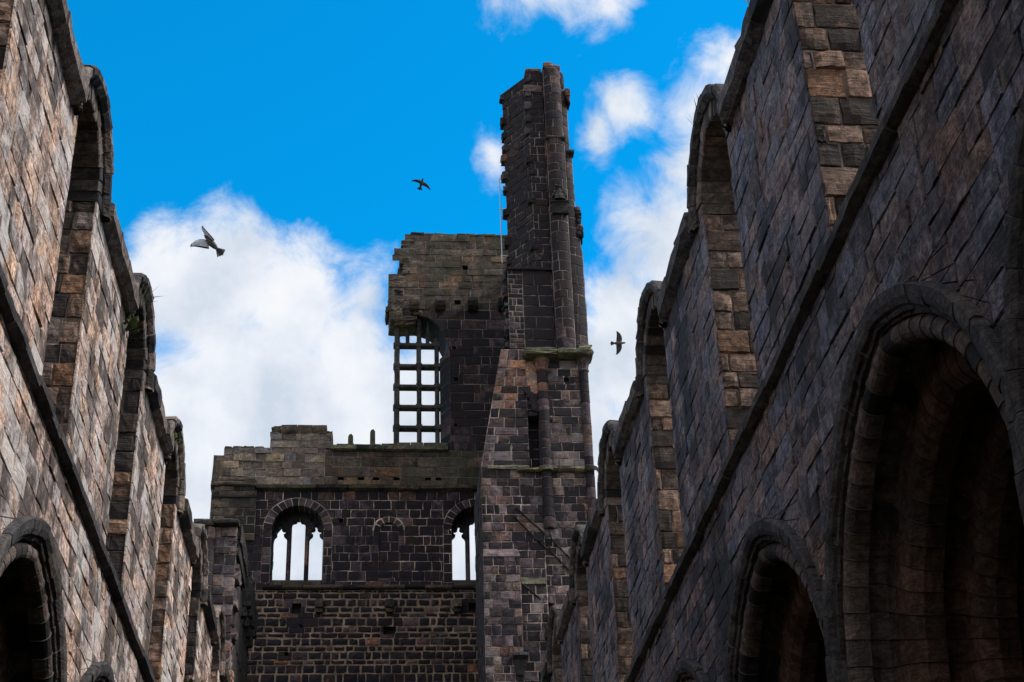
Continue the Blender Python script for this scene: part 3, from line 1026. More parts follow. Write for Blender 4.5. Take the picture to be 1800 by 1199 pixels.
def bar(B, x0, x1, y0, y1, z0, z1, ch=.05, vert=True):
    """stone bar with chamfered arrises"""
    if vert:
        pr = [(x0 + ch, y0), (x1 - ch, y0), (x1, y0 + ch), (x1, y1), (x0, y1), (x0, y0 + ch)]
        z = z0
        while z < z1 - 1e-6:
            h = min(random.uniform(.7, 1.0), z1 - z)
            t = rt()
            o = [(random.uniform(-.008, .008), random.uniform(-.008, .008)) for _ in range(2)]
            V = [(x + o[0][0], y + o[0][1], z + .004) for x, y in pr] + [(x + o[0][0], y + o[0][1], z + h - .004) for x, y in pr]
            B.add(V, [(i, (i + 1) % 6, 6 + (i + 1) % 6, 6 + i) for i in range(6)] + [tuple(range(6)), tuple(range(6, 12))], 0, t)
            z += h
    else:
        pr = [(y0 + ch, z0), (y1, z0), (y1, z1), (y0 + ch, z1), (y0, z1 - ch), (y0, z0 + ch)]
        V = [(x0, y, z) for y, z in pr] + [(x1, y, z) for y, z in pr]
        B.add(V, [(i, (i + 1) % 6, 6 + (i + 1) % 6, 6 + i) for i in range(6)] + [tuple(range(6)), tuple(range(6, 12))], 0, rt())


for x0, x1, z1 in ((.64, .85, 31.2), (1.5, 1.68, 31.25), (2.20, 2.37, 30.4)):
    bar(B, x0, x1, 52.15, 52.45, 25.7, z1)
for zt in (30.02, 29.08, 28.18, 27.30, 26.42):
    bar(B, .60, 2.36, 52.17, 52.43, zt, zt + .18, vert=False)
    for xm in (.745, 1.59, 2.285):
        B.rock(xm - .13, xm + .13, 52.13, 52.45, zt - .01, zt + .2, jit=.008)
for x in (1.15, 1.93):
    pr = [(x - .075, 30.2), (x + .075, 30.2), (x + .075, 30.7), (x + .015, 31.15), (x - .015, 31.15), (x - .075, 30.7)]
    V = [(a, 52.2, b) for a, b in pr] + [(a, 52.4, b) for a, b in pr]
    B.add(V, [(i, (i + 1) % 6, 6 + (i + 1) % 6, 6 + i) for i in range(6)] + [tuple(range(6)), tuple(range(6, 12))], 0, rt())
B.build('window_grid', [M_MOULD], ew)
for x, zt in ((-.97, 26.2), (-.15, 26.4)):
    B = MB()
    pr = [(x - .1, 25.6), (x + .1, 25.6), (x + .09, zt - .1), (x + .02, zt), (x - .06, zt - .04), (x - .1, zt - .14)]
    V = [(a, 52.15, b) for a, b in pr] + [(a, 52.4, b) for a, b in pr]
    B.add(V, [(i, (i + 1) % 6, 6 + (i + 1) % 6, 6 + i) for i in range(6)] + [tuple(range(6)), tuple(range(6, 12))], 0, rt())
    B.build('mullion_stub', [M_UPPER], ew)


# three-light windows: ring of voussoirs and a tracery slab pierced by cusped lights
def tracery_lights(c):
    """outlines of the openings (ccw), relative to the window"""
    L = []
    for dx, top, typ in ((-.645, 22.0, 'side'), (0.0, 22.45, 'mid'), (.645, 22.0, 'side')):
        x0, x1 = c + dx - .245, c + dx + .245
        z0 = 20.30
        cx = c + dx
        pts = [(x0, z0), (x1, z0)]
        if typ == 'side':
            pts += [(x1, 21.86), (x1 - .03, 21.94), (x1 - .10, 22.0), (x1 - .13, 22.05), (x1 - .07, 22.08), (x1 - .055, 22.15), (x1 - .08, 22.21), (x1 - .15, 22.22),
                    (cx + .05, 22.25), (cx + .035, 22.29), (cx + .085, 22.36), (cx + .04, 22.41), (cx, 22.47)]
        else:
            pts += [(x1, 22.42), (x1 - .02, 22.49), (x1 - .07, 22.53), (x1 - .14, 22.53), (cx + .07, 22.57), (cx + .055, 22.60), (cx + .09, 22.64), (cx + .085, 22.71), (cx + .05, 22.76), (cx, 22.78)]
        pts += [(2 * cx - x, z) for x, z in reversed(pts[2:-1])]
        L.append(pts)
    for s in (-1, 1):
        t = [(c + s * .42, 22.64), (c + s * .52, 22.64), (c + s * .445, 22.50)]
        if s < 0:
            t = [(c - .52, 22.64), (c - .445, 22.50), (c - .42, 22.64)]
        else:
            t = [(c + .445, 22.50), (c + .52, 22.64), (c + .42, 22.64)]
        L.append(t)
    return L


from mathutils.geometry import tessellate_polygon
for w in WINS_E:
    B = MB()
    sweep(B, PE, arch_stations(w, 14, sub=2, gap=.010), [(RING_E - .025, -.01), (RING_E - .035, .014), (.01, .014), (0, 0), (0, -1.5)], sunk=.008, jit=.004, rough=.006)
    sweep(B, PE, arch_stations(w, 14, sub=2), [(RING_E + .0, .005), (RING_E - .04, .005)], ms=1, jit=.003)
    win = B.build('window', [M_TOWER, M_JOINT_PALE], ew)
    B = MB()
    outer = w.outline(.02, 20.22, 12)
    k_ = 52.6 / 52.0
    loops = [outer] + [[(x, z * k_) for x, z in lp] for lp in tracery_lights(w.c)]
    flat = [p for lp in loops for p in lp]
    tris = tessellate_polygon([[Vector((p[0], p[1], 0)) for p in lp] for lp in loops])
    yf, yb = 52.55, 52.8
    n = len(flat)
    V = [(p[0], yf, p[1]) for p in flat] + [(p[0], yb, p[1]) for p in flat]
    F = [tuple(t) for t in tris] + [tuple(i + n for i in t) for t in tris]
    o = 0
    for lp in loops:
        k = len(lp)
        for i in range(k):
            a, b = o + i, o + (i + 1) % k
            F.append((a, b, b + n, a + n))
        o += k
    B.add(V, F, 0, (.5, .3, .5))
    for dx in (-.33, .33):
        bar(B, w.c + dx - .055, w.c + dx + .055, 52.45, 52.6, 20.3, 22.2, ch=.03)
    B.build('tracery', [M_TOWER], win)
    B = MB()
    B.rock(w.c - .93, w.c + .93, 51.96, 52.5, 20.12, 20.30, jit=.008)
    B.build('sill', [M_UPPER], win)

# south side of the tower, mostly behind the tall pier
B = MB()
B.box(5.62, 6.6, 43.3, 52.0, -1.6, 34.0)
B.build('side_wall', [M_TOWER], ew)

# ================================================================== TALL CROSSING PIER (front plane y = 42)
random.seed(9)
pr_ = thing('crossing_pier', 'tall slender broken tower pier of black ashlar rising above the right nave wall', 'tower ruin')


def PP(u, v, d):
    return (u, 42 - d, v)


def cyl_strip(B, cx, cy, r, z0, z1, ch=(.28, .4), a0=180, a1=360, ms=0, mm=1, seg=10, cut=1):
    """round shaft built in drums, angle 270 faces the viewer"""
    circ = R(a1 - a0) * r
    Pm = lambda u, v, d: (cx + (r + d) * math.cos(R(a0) + u / r), cy + (r + d) * math.sin(R(a0) + u / r), v)
    masonry(B, Pm, 0, circ, z0, z1, ch=ch, bl=(circ, circ + .1), j=.006, bev=.012, md=.01, nu=seg, nv=1, jit=.004, ms=ms, mm=mm, proud=(0, .012))


pt = lambda lo=.3, hi=.95: soot_t(lo, hi)
kw = dict(j=.010, bev=.013, md=.010, jit=.012, nu=3, nv=2, proud=(-.004, .022))
B = MB()
# top: narrow front face beside the splay, and the splay itself with toothed quoins
masonry(B, PP, 5.07, 5.6, 27.1, 35.35, ch=(.27, .36), bl=(.25, .6), tonef=pt(.45, 1), **kw)
Ls = math.hypot(5.07 - 4.29, 1.1)
PS = lambda u, v, d: (5.07 - (5.07 - 4.29) * u / Ls - d * .82, 42 + 1.1 * u / Ls - d * .58, v)
masonry(B, PS, 0, Ls, 27.1, 35.1, ch=(.27, .36), bl=(.35, .6), tonef=pt(.5, 1), **kw)
z = 27.3
k = 0
while z < 34.9:
    h = random.uniform(.24, .34)
    if k % 2 == 0 and random.random() < .88:
        B.rock(5.0 - random.uniform(.0, .1), 5.2, 41.95, 42.25, z, z + h, jit=.02)
    if k % 2 == 0 and random.random() < .85:
        zz = z + random.uniform(.0, .2)
        B.rock(4.26 - random.uniform(.02, .12), 4.45, 42.95, 43.3, zz, zz + h * random.uniform(.7, 1.1), jit=.025)
    z += h
    k += 1
B.rock(4.93, 5.59, 41.93, 42.3, 34.42, 34.72, jit=.015, tone=(.9, .9, 0))
B.rock(5.02, 5.6, 41.96, 43.3, 35.3, 35.5, jit=.015)
tp = [(5.10, 41.97), (5.16, 42.4), (4.5, 43.3), (4.22, 43.12)]
B.add([(x, y, 35.08) for x, y in tp] + [(x, y, 35.17) for x, y in tp], [(0, 1, 2, 3), (4, 5, 6, 7), (0, 1, 5, 4), (1, 2, 6, 5), (2, 3, 7, 6), (3, 0, 4, 7)], 0, (.4, .2, .6))
# below the shelf
masonry(B, PP, 4.14, 4.62, 24.15, 27.05, ch=(.16, .27), bl=(.2, .42), tonef=pt(.2, .8), j=.014, bev=.014, md=.008, jit=.012, nu=2, nv=2)
masonry(B, PP, 4.62, 5.57, 24.0, 27.05, ch=(.36, .46), bl=(.6, 1.0), tonef=pt(.55, 1), **kw)
B.rock(4.08, 5.58, 41.90, 42.4, 27.04, 27.13, jit=.008)
for i in range(14):
    zz = random.uniform(24.0, 26.8)
    B.rock(3.98 + random.uniform(0, .1), 4.3, 42.1 + random.uniform(0, .2), 42.6, zz, zz + random.uniform(.1, .3), jit=.04)
B.build('upper_masonry', [M_TOWER, M_JOINT_DULL], pr_)
# clasping shafts either side of the groove
B = MB()
Pb = lambda u, v, d: (u, 41.72 - d, v)
for z0, z1, xa, xb, yy in ((23.95, 29.5, 5.60, 6.20, 41.66), (29.5, 32.25, 5.62, 6.24, 41.70), (32.36, 35.35, 5.63, 6.22, 41.72)):
    Pq = lambda u, v, d, yy=yy, xa=xa, xb=xb: (u, yy + .16 * abs(2 * (u - xa) / (xb - xa) - 1) ** 3 - d, v)
    masonry(B, Pq, xa, xb, z0, z1, ch=(.3, .42), bl=(.3, .62), tonef=pt(.35, .9), j=.009, bev=.012, md=.01, jit=.006, nu=5, nv=1)
    for xx, sgn in ((xa, -1), (xb, 1)):
        Pz = lambda u, v, d, xx=xx, sgn=sgn, yy=yy: (xx + sgn * d, yy + .16 + u, v)
        masonry(B, Pz, 0, 1.2, z0, z1, ch=(.3, .42), bl=(.4, .6), nu=1, nv=1, md=.01)
B.rock(5.63, 6.0, 41.74, 42.6, 35.34, 35.62, jit=.02)
B.rock(5.98, 6.24, 41.76, 42.6, 35.30, 35.52, jit=.02)
B.build('clasping_shaft', [M_TOWER, M_JOINT_DULL], pr_)
B = MB()
for z0, z1, xa, xb, yy in ((23.95, 28.0, 6.18, 6.66, 41.95), (28.0, 29.65, 6.2, 6.62, 41.95), (29.65, 31.85, 6.22, 6.52, 42.0), (31.95, 34.65, 6.2, 6.46, 42.02)):
    Pq = lambda u, v, d, yy=yy, xa=xa, xb=xb: (u, yy + .22 * max(0, (u - xa) / (xb - xa)) ** 2.5 - d, v)
    masonry(B, Pq, xa, xb, z0, z1, ch=(.3, .42), bl=(.45, .6), tonef=pt(.35, .9), j=.009, bev=.012, md=.01, jit=.006, nu=4, nv=1)
    Pz = lambda u, v, d, xb=xb, yy=yy: (xb + d, yy + .22 + u, v)
    masonry(B, Pz, 0, 1.6, z0, z1, ch=(.3, .42), bl=(.4, .8), nu=1, nv=1, md=.01)
B.rock(6.38, 6.58, 41.95, 42.5, 34.30, 34.64, jit=.02)
B.rock(6.44, 6.56, 41.98, 42.5, 34.05, 34.32, jit=.02)
for zz in (28.45, 28.7, 28.95, 29.2, 29.45):
    B.rock(6.5, 6.62 + random.uniform(.04, .14), 42.0, 42.6, zz, zz + .24, jit=.03)
B.build('outer_shaft', [M_TOWER, M_JOINT_DULL], pr_)
# hollow turret stump at the very top
B = MB()
cyl_strip(B, 6.14, 42.35, .28, 34.6, 35.5, a0=-60, a1=200, seg=8)
B.box(6.2, 6.36, 42.1, 42.5, 34.6, 34.8)
B.build('turret_stump', [M_TOWER, M_JOINT_DULL], pr_)
# mouldings on the shafts
B = MB()
mould = [(0, -.3), (.0, .02), (.04, .06), (.10, .06), (.14, -.0), (.14, -.3)]
sweep(B, lambda u, v, d: (u, 41.74 - d, v), line_stations(5.60, 6.27, 32.23, seg=(.3, .4)), mould, ends=True)
sweep(B, lambda u, v, d: (u, 42.0 - d, v), line_stations(6.22, 6.58, 31.84, seg=(.3, .4)), mould, ends=True)
B.build('shaft_band', [M_MOULD, M_JOINT_DARK], pr_)
# little gabled pinnacle with a finial
B = MB()
x = 5.93
B.rock(x - .29, x + .29, 41.56, 41.75, 29.05, 29.5, jit=.01)
B.rock(x - .31, x + .31, 41.52, 41.75, 29.48, 29.55, jit=.01)
cr = [(.22, 29.56), (.20, 29.70), (.13, 29.86), (.08, 29.98), (.05, 30.06), (.10, 30.12), (.10, 30.16), (.04, 30.2), (.05, 30.27), (.0, 30.3)]
ns = 8
V = []
for r_, z_ in cr:
    for i in range(ns):
        a = 2 * math.pi * i / ns
        V.append((x + r_ * math.cos(a) * (1.15 if i % 2 else .9), 41.6 + r_ * math.sin(a) * .8, z_))
B.add(V, [(k * ns + i, k * ns + (i + 1) % ns, (k + 1) * ns + (i + 1) % ns, (k + 1) * ns + i) for k in range(len(cr) - 1) for i in range(ns)], 0, rt())
for s in (-1, 1):
    for k, zz in enumerate((29.68, 29.82)):
        B.rock(x + s * (.2 - k * .06) - .05, x + s * (.2 - k * .06) + .05, 41.5, 41.62, zz, zz + .1, jit=.015)
B.rock(x - .13, x + .13, 41.55, 41.65, 30.13, 30.19, jit=.01)
B.build('pinnacle', [M_MOULD], pr_)
# green weathered ledge and the moulding continuing to the corner
B = MB()
B.rock(4.56, 5.6, 41.60, 42.1, 23.78, 23.98, jit=.02)
B.rock(4.56, 5.58, 41.52, 42.05, 23.70, 23.80, jit=.02)
B.rock(5.56, 6.2, 41.50, 42.05, 23.74, 23.92, jit=.012)
B.rock(6.16, 6.72, 41.55, 42.3, 23.74, 23.93, jit=.02)
B.rock(6.28, 6.68, 41.6, 42.1, 23.92, 24.1, jit=.03)
B.build('ledge', [M_LICHEN], pr_)
# middle stage
B = MB()
TAPER = [(3.12, 19.95), (4.62, 19.95), (4.62, 24.13), (3.86, 24.13)]
Pt = lambda u, v, d: (3.86 + (u - 3.86) * 1.0 if u > 4.58 else (3.86 - .74 * (24.13 - v) / 4.18) + (u - 3.86) * (4.6 - (3.86 - .74 * (24.13 - v) / 4.18)) / (4.6 - 3.86), 42 - d, v)
masonry(B, Pt, 3.86, 4.60, 19.98, 24.1, ch=(.24, .34), bl=(.2, .42), tonef=pt(.1, .9), **kw)
# left flank of the taper
Pf = lambda u, v, d: (3.86 - .74 * (24.13 - v) / 4.18 - d, 42 + u, v)
masonry(B, Pf, 0, 3.0, 19.98, 24.1, ch=(.3, .4), bl=(.4, .7), nu=1, nv=1, md=.01)
B.build('middle_masonry', [M_PIER, M_JOINT_PALE], pr_)
# recess with a broken arch head, orange patches above
B = MB()
masonry(B, lambda u, v, d: (u, 42.05 - d, v), 4.6, 5.0, 22.0, 23.75, ch=(.2, .3), bl=(.18, .4), tonef=lambda u, v: (.8, .75, .1 if v > 22.6 else .9), **kw)
masonry(B, lambda u, v, d: (u, 42.55 - d, v), 4.6, 5.0, 19.9, 22.0, ch=(.3, .4), bl=(.4, .41), tonef=pt(.8, 1), **kw)
masonry(B, lambda u, v, d: (4.6 + d, 42 + u, v), 0, .55, 19.9, 22.0, ch=(.3, .4), bl=(.55, .56), tonef=pt(.7, 1), **kw)
for i, (xx, zz) in enumerate(((4.58, 22.6), (4.66, 22.42), (4.74, 22.2), (4.80, 21.98))):
    B.rock(xx - .07, xx + .16, 41.9, 42.2, zz - .1, zz + .14, jit=.02, tone=(.4, .3, .95))
B.rock(4.62, 4.9, 41.96, 42.4, 21.75, 21.92, jit=.02, tone=(.3, .3, .95))
B.build('recess', [M_PIER, M_JOINT_PALE], pr_)
B = MB()
PH = put_holes([(5.87, 23.03, .17, .17), (5.83, 21.23, .13, .22), (5.85, 19.32, .17, .15)])
masonry(B, PP, 5.0, 6.42, 20.0, 23.72, ch=(.24, .33), bl=(.24, .56), tonef=pt(.1, .75), holes=PH, **kw)
B.build('respond_masonry', [M_PIER, M_JOINT_PALE], pr_)
for cx in (5.11, 6.415):
    B = MB()
    r0 = .165 if cx < 6 else .135
    cyl_strip(B, cx, 41.98, r0, 18.0, 23.3, seg=8)
    V = []
    ns = 16
    lv = [(23.28, r0 + .02), (23.32, r0 + .045), (23.36, r0 + .01), (23.45, r0 + .02), (23.6, r0 + .06), (23.72, r0 + .10), (23.76, r0 + .12)]
    for k, (z_, r_) in enumerate(lv):
        for i in range(ns):
            a = 2 * math.pi * i / ns
            f = 1.0 + (.10 if i % 2 else -.06) * (1 if 2 <= k <= 4 else 0)
            V.append((cx + r_ * f * math.cos(a), 41.98 + r_ * f * math.sin(a), z_))
    B.add(V, [(k * ns + i, k * ns + (i + 1) % ns, (k + 1) * ns + (i + 1) % ns, (k + 1) * ns + i) for k in range(len(lv) - 1) for i in range(ns)], 0, rt())
    B.build('wall_shaft', [M_TOWER, M_JOINT_DULL], pr_)
B = MB()
sweep(B, PP, line_stations(4.9, 6.55, 19.82, seg=(.4, .8), wob=.01), [(0, -.02), (.02, .14), (.06, .22), (.14, .22), (.2, .05), (.2, -.02)], jit=.012, ends=True)
for cx in (5.11, 6.415):
    cyl_strip(B, cx, 41.98, .25, 19.83, 19.98, ch=(.15, .16), seg=10)
B.rock(3.3, 4.6, 41.93, 42.1, 19.93, 20.05, jit=.012, tone=(.9, .75, .0))
B.rock(4.2, 4.9, 41.8, 42.1, 19.84, 19.94, jit=.02)
B.build('string_course', [M_LICHEN, M_JOINT_DARK], pr_)
# lower stage
B = MB()
masonry(B, PP, 3.1, 4.95, 16.2, 19.93, ch=(.24, .34), bl=(.25, .5), tonef=pt(.0, .75), **kw)
masonry(B, PP, 4.95, 6.55, 12.0, 19.85, ch=(.24, .34), bl=(.25, .5), tonef=pt(.0, .75), holes=PH, **kw)
# buttress offsets that project a little
masonry(B, lambda u, v, d: (u, 41.66 - d, v), 3.1, 4.17, 8.0, 17.0, ch=(.22, .34), bl=(.2, .48), tonef=pt(.0, .75), **kw)
masonry(B, lambda u, v, d: (u, 41.85 - d, v), 4.17, 4.95, 8.0, 16.2, ch=(.24, .34), bl=(.25, .45), tonef=pt(.0, .75), **kw)
masonry(B, lambda u, v, d: (3.1 - d, 41.66 + u, v), 0, 3.2, 8.0, 19.93, ch=(.26, .36), bl=(.4, .7), tonef=pt(.5, 1), nu=1, nv=1, md=.01)
masonry(B, lambda u, v, d: (4.17 + d, 41.66 + u, v), 0, .2, 8.0, 17.0, ch=(.26, .36), bl=(.2, .21), nu=1, nv=1, md=.01)
B.add([(3.08, 41.64, 17.0), (4.19, 41.64, 17.0), (4.15, 42.0, 17.38), (3.12, 42.0, 17.38)], [(0, 1, 2, 3)], 0, (.55, .2, .3))
B.add([(3.08, 41.64, 17.0), (4.19, 41.64, 17.0), (4.19, 41.70, 16.94), (3.08, 41.70, 16.94)], [(0, 1, 2, 3)], 0, (.55, .2, .3))
B.add([(4.19, 41.64, 17.0), (4.15, 42.0, 17.38), (4.19, 42.0, 16.9)], [(0, 1, 2)], 0, (.55, .2, .3))
B.build('lower_masonry', [M_PIER, M_JOINT_PALE], pr_)
B = MB()
B.add([(4.17, 41.80, 16.22), (4.92, 41.80, 16.22), (4.92, 42.0, 16.5), (4.17, 42.0, 16.5), (4.17, 41.86, 16.18), (4.92, 41.86, 16.18)], [(0, 1, 2, 3), (0, 1, 5, 4)], 0, rt())
B.build('ledge', [M_LICHEN], pr_)


# creases: remains of the old roof line, thin stone ribs
def rib(B, a, b, w=.06, d=.07, y=41.98):
    n = max(3, int(math.dist(a, b) / .3))
    st = [[(lambda e, i=i, n=n, a=a, b=b, q=q: (a[0] + (b[0] - a[0]) * (i + q) / n, a[1] + (b[1] - a[1]) * (i + q) / n + e)) for q in (.02, .5, .98)] for i in range(n)]
    sweep(B, lambda u, v, dd: (u, y - dd, v), st, [(-w / 2, -.02), (-w / 2 + .01, d * .7), (0, d), (w / 2 - .01, d * .7), (w / 2, -.02)], jit=.01, ends=True)


B = MB()
rib(B, (4.14, 18.67), (4.95, 17.85))
rib(B, (4.06, 18.42), (4.98, 17.35))
rib(B, (5.2, 17.6), (5.75, 16.98))
rib(B, (5.15, 17.25), (5.65, 16.66))
rib(B, (5.08, 18.0), (5.2, 17.6))
rib(B, (4.95, 17.85), (5.15, 17.25))
B.build('roof_crease', [M_MOULD, M_JOINT_DARK], pr_)
B = MB()
rib(B, (3.95, 16.47), (4.75, 15.75), y=41.86)
rib(B, (4.95, 15.72), (5.4, 15.5))
B.build('roof_crease', [M_MOULD, M_JOINT_DARK], pr_)
B = MB()
pts = [(41.68, 14.02), (41.30, 14.02), (41.28, 13.93), (41.45, 13.85), (41.55, 13.45), (41.68, 13.40)]
n = len(pts)
for x0, x1 in ((3.85, 4.26),):
    V = [(x0 + (.0 if z > 13.8 else .12), y, z) for y, z in pts] + [(x1 - (.0 if z > 13.8 else .12), y, z) for y, z in pts]
    B.add(V, [(i, (i + 1) % n, n + (i + 1) % n, n + i) for i in range(n)] + [tuple(range(n)), tuple(range(n, 2 * n))], 0, rt())
B.build('corbel', [M_MOULD], pr_)
# broken masonry where the nave wall met the pier
B = MB()
for i in range(46):
    zz = random.uniform(9.5, 15.0)
    xx = 4.62 + random.uniform(0, .5) + max(0, zz - 14.2) * .3
    B.rock(xx, xx + random.uniform(.2, .5), 41.3 + random.uniform(0, .4), 42.05, zz, zz + random.uniform(.14, .34), jit=.04)
B.build('broken_masonry', [M_UPPER], pr_)
# solid core
B = MB()
B.box(5.1, 6.3, 42.2, 43.3, 24, 35.25)
B.box(4.32, 5.3, 43.12, 43.3, 24, 35.0)
B.box(4.2, 6.5, 42.3, 44.0, 24, 27.05)
B.box(6.2, 6.4, 42.2, 43.6, 24, 34.5)
B.box(3.95, 4.6, 42.1, 45.0, 20, 24.08)
B.box(4.97, 6.40, 42.38, 45.0, 20, 23.9)
B.box(4.5, 5.0, 42.6, 45.0, 20, 23.9)
B.box(3.15, 6.5, 42.38, 45.0, -1.6, 19.9)
B.build('pier_core', [M_CORE], pr_)

# ================================================================== NORTH-WEST CROSSING PIER, left
random.seed(15)
nw = thing('crossing_pier', 'short broken pier stump with slab eaves at the far end of the left wall', 'tower ruin')
B = MB()
XF = -3.98
masonry(B, PP, -4.62, XF, 8.0, 18.05, ch=(.22, .36), bl=(.3, .64), tonef=lambda u, v: (random.uniform(.3, 1), random.random(), random.uniform(0, .9)), j=.01, bev=.014, md=.016, jit=.012, nu=2, nv=2, proud=(-.02, .04))
z = 8.0
while z < 17.9:
    h = random.uniform(.2, .36)
    B.rock(-4.3, XF + random.uniform(-.04, .16) - max(0, 17.4 - z) * .0, 42.0, 42.6, z, z + h - .01, jit=.03)
    z += h
cyl_strip(B, -4.78, 42.0, .17, 8.0, 18.0, seg=8)
B.box(-6.6, -4.9, 42.0, 44, 8, 18.0)
B.build('masonry', [M_PIER, M_JOINT_DULL], nw)
B = MB()
masonry(B, lambda u, v, d: (XF + d, 42.5 + u, v), 0, 5.4, 8.0, 16.9, ch=(.9, 1.4), bl=(.22, .5), j=.006, bev=.02, md=.02, jit=.02, nu=2, nv=3, tonef=pt(.2, .7))
B.build('side_masonry', [M_MOULD, M_JOINT_DARK], nw)
B = MB()
B.rock(-5.25, -4.62, 41.75, 43, 18.02, 18.22, jit=.015)
B.rock(-4.68, -3.92, 41.7, 43, 18.06, 18.2, jit=.015)
masonry(B, lambda u, v, d: (XF + .12 + d, 42.0 + u, v), 0, 5.9, 17.55, 18.15, ch=(.28, .32), bl=(.5, .8), nu=2, nv=1)
B.box(-6.6, XF + .08, 42.1, 47.9, 17.2, 18.14)
B.build('eaves', [M_MOULD, M_JOINT_DARK], nw)
for yy in (44.6, 45.5, 46.4, 47.3):
    B = MB()
    B.rock(XF - .02, XF + .28, yy, yy + .34, 16.6, 17.55, jit=.02)
    B.rock(XF - .02, XF + .16, yy + .03, yy + .31, 16.3, 16.62, jit=.02)
    B.build('corbel', [M_MOULD], nw)
B = MB()
B.box(-6.6, XF - .06, 42.3, 47.9, -1.6, 17.3)
B.box(-6.6, -4.4, 42.05, 42.4, -1.6, 17.3)
B.build('pier_core', [M_CORE], nw)


# ================================================================== SMALL THINGS
B = MB()
ns = 8


def tube(B, pts, r, ns=6, mat=0, tone=(.5, .5, .5), taper=1.0):
    V = []
    k = len(pts)
    for i, p in enumerate(pts):
        p = Vector(p)
        t = (Vector(pts[min(i + 1, k - 1)]) - Vector(pts[max(i - 1, 0)])).normalized()
        a = t.orthogonal().normalized()
        b = t.cross(a)
        rr = r * (1 + (taper - 1) * i / (k - 1))
        for q in range(ns):
            an = 2 * math.pi * q / ns
            V.append(tuple(p + a * math.cos(an) * rr + b * math.sin(an) * rr))
    B.add(V, [(i * ns + q, i * ns + (q + 1) % ns, (i + 1) * ns + (q + 1) % ns, (i + 1) * ns + q) for i in range(k - 1) for q in range(ns)] + [tuple(range(ns)), tuple(range((k - 1) * ns, k * ns))], mat, tone)


tube(B, [(4.10, 43.2, 28.1), (4.10, 43.2, 30.4)], .02)
tube(B, [(4.10, 43.2, 30.4), (4.10, 43.2, 31.6)], .016)
for zz in (28.4, 30.3):
    tube(B, [(4.05, 43.2, zz), (4.35, 43.2, zz)], .02)
tag(B.build('lightning_rod', [M_METAL]), 'thin grey metal rod fixed upright beside the toothed edge of the tall pier', 'rod')


def tuft(name, loc, n, h, mat, label, cat, lean=(0, 0), broad=False, group=None):
    B = MB()
    L = Vector(loc)
    for i in range(n):
        a = random.uniform(0, 2 * math.pi)
        sp = random.uniform(.15, .8)
        hh = h * random.uniform(.5, 1.1)
        base = L + Vector((random.uniform(-.08, .08), random.uniform(-.15, .15), 0))
        d = Vector((math.cos(a) * sp + lean[0], math.sin(a) * sp + lean[1], 1)).normalized()
        side = d.cross(Vector((0, 0, 1))).normalized() if abs(d.z) < .999 else Vector((1, 0, 0))
        w = (.045 if broad else .007) * random.uniform(.7, 1.3)
        mid = base + d * hh * .6 - Vector((0, 0, .02))
        tip = base + d * hh - Vector((0, 0, .25 * sp * hh))
        up = d.cross(side) * .2 * w
        V = [base - side * w * .5, base + side * w * .5, mid + side * w, mid - side * w, tip, mid + up * 2]
        B.add([tuple(v) for v in V], [(0, 1, 2, 5), (0, 5, 3), (3, 5, 4), (5, 2, 4)], 0, rt())
    return tag(B.build(name, [mat], loc=loc), label, cat, group)


random.seed(31)
tuft('grass_tuft', (4.50, 13.9, 12.85), 26, .5, M_GRASS, 'wispy dry grass on the right wall head at the top edge of the photo', 'grass', group='plants on the wall heads')
tuft('grass_tuft', (4.55, 17.2, 13.62), 22, .45, M_GRASS, 'wispy dry grass on the nearest window arch of the shaded right wall', 'grass', group='plants on the wall heads')
tuft('grass_tuft', (-3.80, 21.2, 12.85), 20, .5, M_GRASS, 'long thin grass blades hanging over the left wall before its second window arch', 'grass', lean=(.8, 0), group='plants on the wall heads')
tuft('fern', (-3.78, 20.6, 12.1), 16, .22, M_LEAF, 'small green fern under the string course beside the second arch of the left wall', 'plant', lean=(.5, 0), broad=True, group='plants on the wall heads')
tuft('fern', (-3.70, 25.65, 12.72), 16, .18, M_LEAF, 'yellow green moss clump on the left wall head beside the third window arch', 'plant', lean=(.3, 0), broad=True, group='plants on the wall heads')
tuft('fern', (-3.95, 32.9, 10.2), 40, .5, M_LEAF, 'leafy green plant growing from the jamb of the fourth window in the left wall', 'plant', lean=(.4, -.3), broad=True, group='plants on the wall heads')

# ------------------------------------------------------------------ birds
M_BIRD = flat_mat('slate_feathers', (0.10, 0.09, 0.105), var=0.3, scale=30)
M_WING = flat_mat('pale_wing_feathers', (0.8, 0.8, 0.95), var=0.2, scale=30)
M_TIP = flat_mat('dark_wing_edge', (0.05, 0.048, 0.06), var=0.3, scale=30)
M_BLACK = flat_mat('black_feathers', (0.004, 0.004, 0.006), var=0.3, scale=30)


